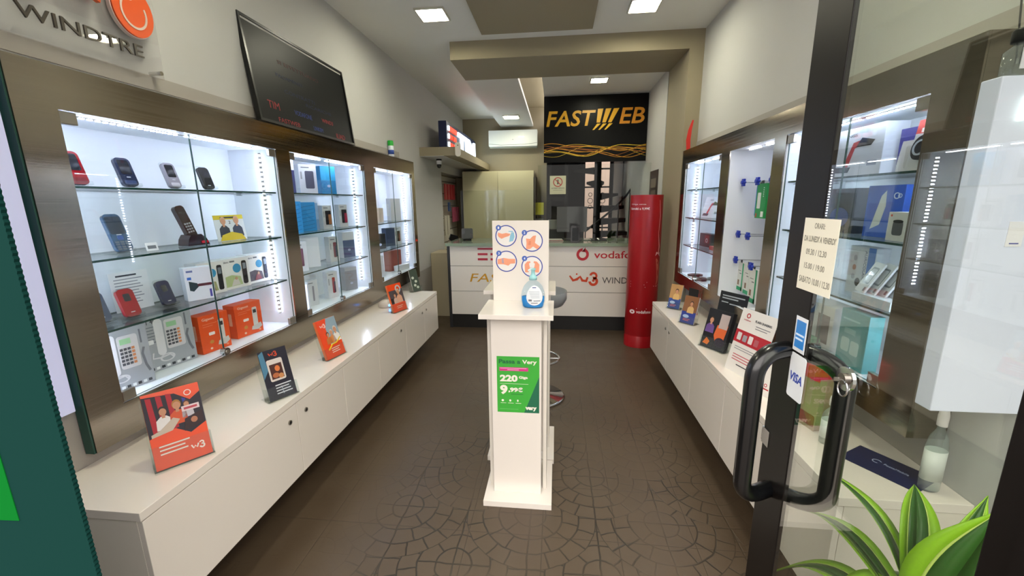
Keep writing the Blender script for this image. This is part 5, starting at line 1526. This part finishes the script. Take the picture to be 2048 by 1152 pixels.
hp = [(.57 * math.cos(-PI * .62 + k * PI / 28.8), .57 * math.sin(-PI * .62 + k * PI / 28.8), 1.05 + k * .05) for k in range(40)]
MB().tube(hp, .016, BLACK, 8).build('handrail', t)

# ================================================================== ceiling lamps
def lamp(label, x, y, z, s=.2):
    t = thing('ceiling_light', label, 'light', (x, y, z), 0, 'square recessed ceiling lights')
    fr = MB(); h = s / 2
    for a in ((-h - .012, -h - .012, h + .012, -h), (-h - .012, h, h + .012, h + .012), (-h - .012, -h, -h, h), (h, -h, h + .012, h)):
        fr.box(a[0], a[1], -.014, a[2], a[3], .0, M('#c9c6b8', .4))
    fr.build('frame', t)
    MB().box(-h, -h, -.004, h, h, -.001, LAMPM).build('diffuser', t)
lamp('square ceiling light at the upper left of the picture', -.955, 3.38, ZC)
lamp('square ceiling light at the top edge right of centre', .62, 3.44, ZC)
lamp('square ceiling light behind the beam, over the black sign', .44, 4.89, 2.789, .17)
lamp('square ceiling light in the dropped strip before the air conditioner', -.70, 6.50, 2.749, .22)
lamp('square ceiling light on the left just inside the entrance', -.955, 1.45, ZC)
lamp('square ceiling light on the right just inside the entrance', .70, 1.45, ZC)

# ================================================================== entrance: glass door, shopfront film, lit panel
XD = .507
t = thing('glass_door', 'open glass entrance door with black frame and bent black pull handles', 'door', (XD, .70, 0))
FRM = M('#0e0b0a', .35, spec=.25)
MB().box(XD - .005, .845, .02, XD + .005, .955, 2.35, FRM).build('stile', t, world=True, bevel=.002)
MB().box(XD - .005, .432, .02, XD + .005, .466, 2.35, FRM).build('stile', t, world=True, bevel=.002)
MB().box(XD - .005, .466, .02, XD + .005, .845, .12, FRM).build('rail', t, world=True)
MB().box(XD - .005, .466, 2.27, XD + .005, .845, 2.35, FRM).build('rail', t, world=True)
MB().box(XD - .0035, .462, .11, XD + .0035, .85, 2.28, G_DOOR).build('pane', t, world=True)
HM = M('#090a0c', .28, coat=.25, spec=.4)
def handle(sg, off, z0, z1, dy):
    r = .0185; b = .05
    y = .905
    pts = []
    for (za, dz) in ((z0, 1), (z1, -1)):
        arc = [(XD + sg * (off - b + b * math.sin(a)), y, za + dz * (b - b * math.cos(a))) for a in [PI / 2 * i / 8 for i in range(9)]]
        seg = [(XD + sg * .006, y, za)] + arc
        pts += seg if dz == 1 else seg[::-1]
    # slight outward lean towards the hinge gives the handle its bow
    pts = [(p[0], p[1] - dy * min(1, abs(p[0] - XD) / off), p[2]) for p in pts]
    MB().tube(pts, r, HM, 16).build('handle', t, world=True)
handle(-1, .087, .835, 1.18, .045)
handle(1, .070, .835, 1.18, .080)
mb = MB().cyl((XD - .0055, .715, 1.195), (XD - .011, .715, 1.195), .021, CHROME); mb.cyl((XD - .011, .715, 1.195), (XD - .016, .715, 1.195), .010, NICKEL); mb.build('lock_cylinder', t, world=True)
MB().tube([(XD - .020, .703 + .012 * math.cos(a * PI / 8), 1.183 + .014 * math.sin(a * PI / 8)) for a in range(16)], .0016, CHROME, 6, True).box(XD - .030, .711, 1.192, XD - .016, .7125, 1.199, NICKEL).build('key_ring', t, world=True)
MB().box(XD - .0075, .925, .925, XD - .0055, .956, .965, CHROME).box(XD - .008, .955, .93, XD + .008, .957, .96, CHROME).build('latch', t, world=True)
# notices stuck on the glass (their print faces the street side)
def onglass(fn, name):
    mb = MB(); mb.T = Matrix.Translation((XD - .0055, 0, 0)) @ Matrix.Rotation(-PI / 2, 4, 'Z')
    fn(mb); return mb
PAP = M('#e4e0cc', .5)
t2 = thing('opening_hours_notice', 'cream opening hours notice stuck on the glass door', 'notice', (XD, .84, 1.31))
def f(mb):
    mb.box(-.899, -.0005, 1.318, -.792, 0, 1.462, PAP)
    K = M('#8a8778')
    mb.text('ORARI:', -.865, 1.442, -.833, 1.453, -.0005, K, .0002, bold=.02)
    mb.text("DA LUNEDI' A VENERDI'", -.893, 1.416, -.797, 1.428, -.0005, K, .0002, bold=.03)
    mb.text('09.30 / 12.30', -.882, 1.390, -.818, 1.402, -.0005, K, .0002, bold=.02)
    mb.text('15.00 / 19.00', -.882, 1.362, -.818, 1.374, -.0005, K, .0002, bold=.02)
    mb.text('SABATO 10.00 / 12.30', -.893, 1.333, -.797, 1.346, -.0005, K, .0002, bold=.02)
onglass(f, '').build('paper', t2, world=True)
t2 = thing('card_sticker', 'blue square card sticker on the door glass above the white one', 'sticker', (XD, .86, 1.195))
def f(mb):
    mb.box(-.883, -.0005, 1.188, -.843, 0, 1.262, M('#d9dde0', .4)); mb.box(-.879, -.0008, 1.196, -.847, 0, 1.254, M('#2f7fc8', .4)); mb.box(-.877, -.001, 1.222, -.849, 0, 1.226, M('#cfe0f2')).box(-.877, -.001, 1.213, -.852, 0, 1.217, M('#cfe0f2'))
onglass(f, '').build('sticker', t2, world=True)
t2 = thing('card_sticker', 'white card sticker with blue slanted lettering on the door glass', 'sticker', (XD, .86, 1.09))
def f(mb):
    mb.rrect(-.884, 1.085, -.830, 1.183, .006, -.0005, 0, M('#dfe4e6', .4)); mb.text('VISA', -.878, 1.122, -.836, 1.142, -.0005, M('#2742a0'), .0003, bold=.03, shear=.2)
onglass(f, '').build('sticker', t2, world=True)
struct('trim_10', bx(XD - .012, .33, 0, XD + .10, .43, 2.62, FRM))

t = thing('window_film', 'dark green printed film on the shop window at the left edge', 'poster', (-1.5, .455, 0))
mb = MB()
pts = [(-1.15, 0), (.80, 0)]
n = 330
for i in range(n + 1):
    z = 2.6 * i / n
    pts += [(.80, z), (.7985, z + 1.3 / n)] if i < n else [(.80, z)]
pts += [(-1.15, 2.6)]
mb.poly(pts, 0, .006, DKGREEN)
mb.build('film', t)
MB().poly([(.1, 1.0), (.688, 1.031), (.688, 1.7), (.1, 1.7)], -.001, 0, M('#076020', .9, spec=.03)).build('bright_green_print', t)
t = thing('light_panel', 'white lit panel at the near end of the left wall', 'light box', (XL + .001, .8, .82))
MB().box(0, -.32, 0, .03, .305, 1.12, M('#c9cdf0', .5, 0, .12)).build('panel', t, bevel=.002)

# ================================================================== potted plant inside the door
PX, PY, PZ = .775, .80, .52
t = thing('potted_plant', 'striped dracaena with lime edged leaves in a dark pot behind the door glass', 'plant', (PX, PY, 0))
MB().lathe([(0, 0), (.10, 0), (.105, .01), (.135, .30), (.145, .31), (.145, .33), (.13, .33), (.125, .30), (0, .30)], M('#3a3430', .6)).build('pot', t)
MB().lathe([(0, .302), (.124, .302), (.12, .308), (0, .312)], M('#2a211a', .9)).build('soil', t)
MB().cyl((0, 0, .30), (.0, .0, PZ + .12), .012, M('#6a6a44', .7), r1=.009).build('stem', t)
LIME, LEAF, LEAFP = M('#86b81e', .38), M('#2c5c1c', .38), M('#b9cf6a', .4)
def leaf(base, tip, w, bow, up, tw=0, name='leaf'):
    base, tip = Vector(base), Vector(tip)
    d = tip - base; L = d.length; dn_ = d.normalized()
    side = dn_.cross(Vector((0, 0, 1)))
    side = side.normalized() if side.length > .05 else Vector((1, 0, 0))
    side = Matrix.Rotation(tw, 3, dn_) @ side
    nrm = side.cross(dn_).normalized()
    n = 16
    cols = [-1, -.55, -.48, 0, .48, .55, 1]
    vs = []
    for i in range(n + 1):
        s_ = i / n
        ww = w * 1.3 * (.30 + 1.05 * math.sin(PI * min(1, s_ * .86 + .07)) ** .9) * (1 - s_ ** 5) * .5 + .0003
        c = base + d * s_ + nrm * (bow * math.sin(PI * s_)) + Vector((0, 0, up * math.sin(PI * s_ * .9)))
        for k in cols:
            vs.append(c + side * ww * k + nrm * (abs(k) * ww * .28))
    m_ = len(cols)
    mb = MB()
    bands = [LIME, LEAFP, LEAF, LEAF, LEAFP, LIME]
    for j in range(m_ - 1):
        mb.add(vs, [(i * m_ + j, i * m_ + j + 1, (i + 1) * m_ + j + 1, (i + 1) * m_ + j) for i in range(n)], bands[j], True)
    o = mb.build(name, t)
    sd = o.modifiers.new('thickness', 'SOLIDIFY'); sd.thickness = .0012
    return o
LV = [  # base offset, tip offset (from the pot foot), width, bow, lift, twist
    ((0, 0, .60), (-.075, .235, .80), .062, .03, .03, .5),
    ((.01, 0, .60), (.065, -.04, .925), .080, .02, .0, 1.35),
    ((0, -.01, .58), (-.115, .12, .47), .060, -.01, .10, -.3),
    ((-.01, 0, .56), (-.135, .30, .36), .050, 0, .11, .0),
    ((0, .01, .60), (-.05, .33, .58), .046, 0, .07, .2),
    ((.01, 0, .60), (.16, -.10, .84), .056, 0, .05, .9),
    ((.01, 0, .58), (.27, -.02, .70), .052, 0, .10, .0),
    ((.01, -.01, .56), (.17, -.16, .50), .052, 0, .12, .2),
    ((0, -.01, .56), (.02, -.20, .50), .058, 0, .12, -.2),
    ((-.01, -.01, .56), (-.12, -.08, .52), .056, 0, .10, -.4),
    ((0, .01, .55), (.10, .24, .42), .050, 0, .12, .1),
    ((0, .01, .60), (.12, .20, .78), .050, 0, .06, .5),
    ((0, 0, .56), (-.13, .02, .40), .055, 0, .12, .2),
    ((0, 0, .54), (.05, -.10, .36), .055, 0, .10, .0),
    ((.01, 0, .62), (.13, .05, .88), .046, 0, .02, 1.2),
    ((0, 0, .54), (.22, .12, .44), .050, 0, .14, .0),
]
for L_ in LV:
    leaf(*L_)
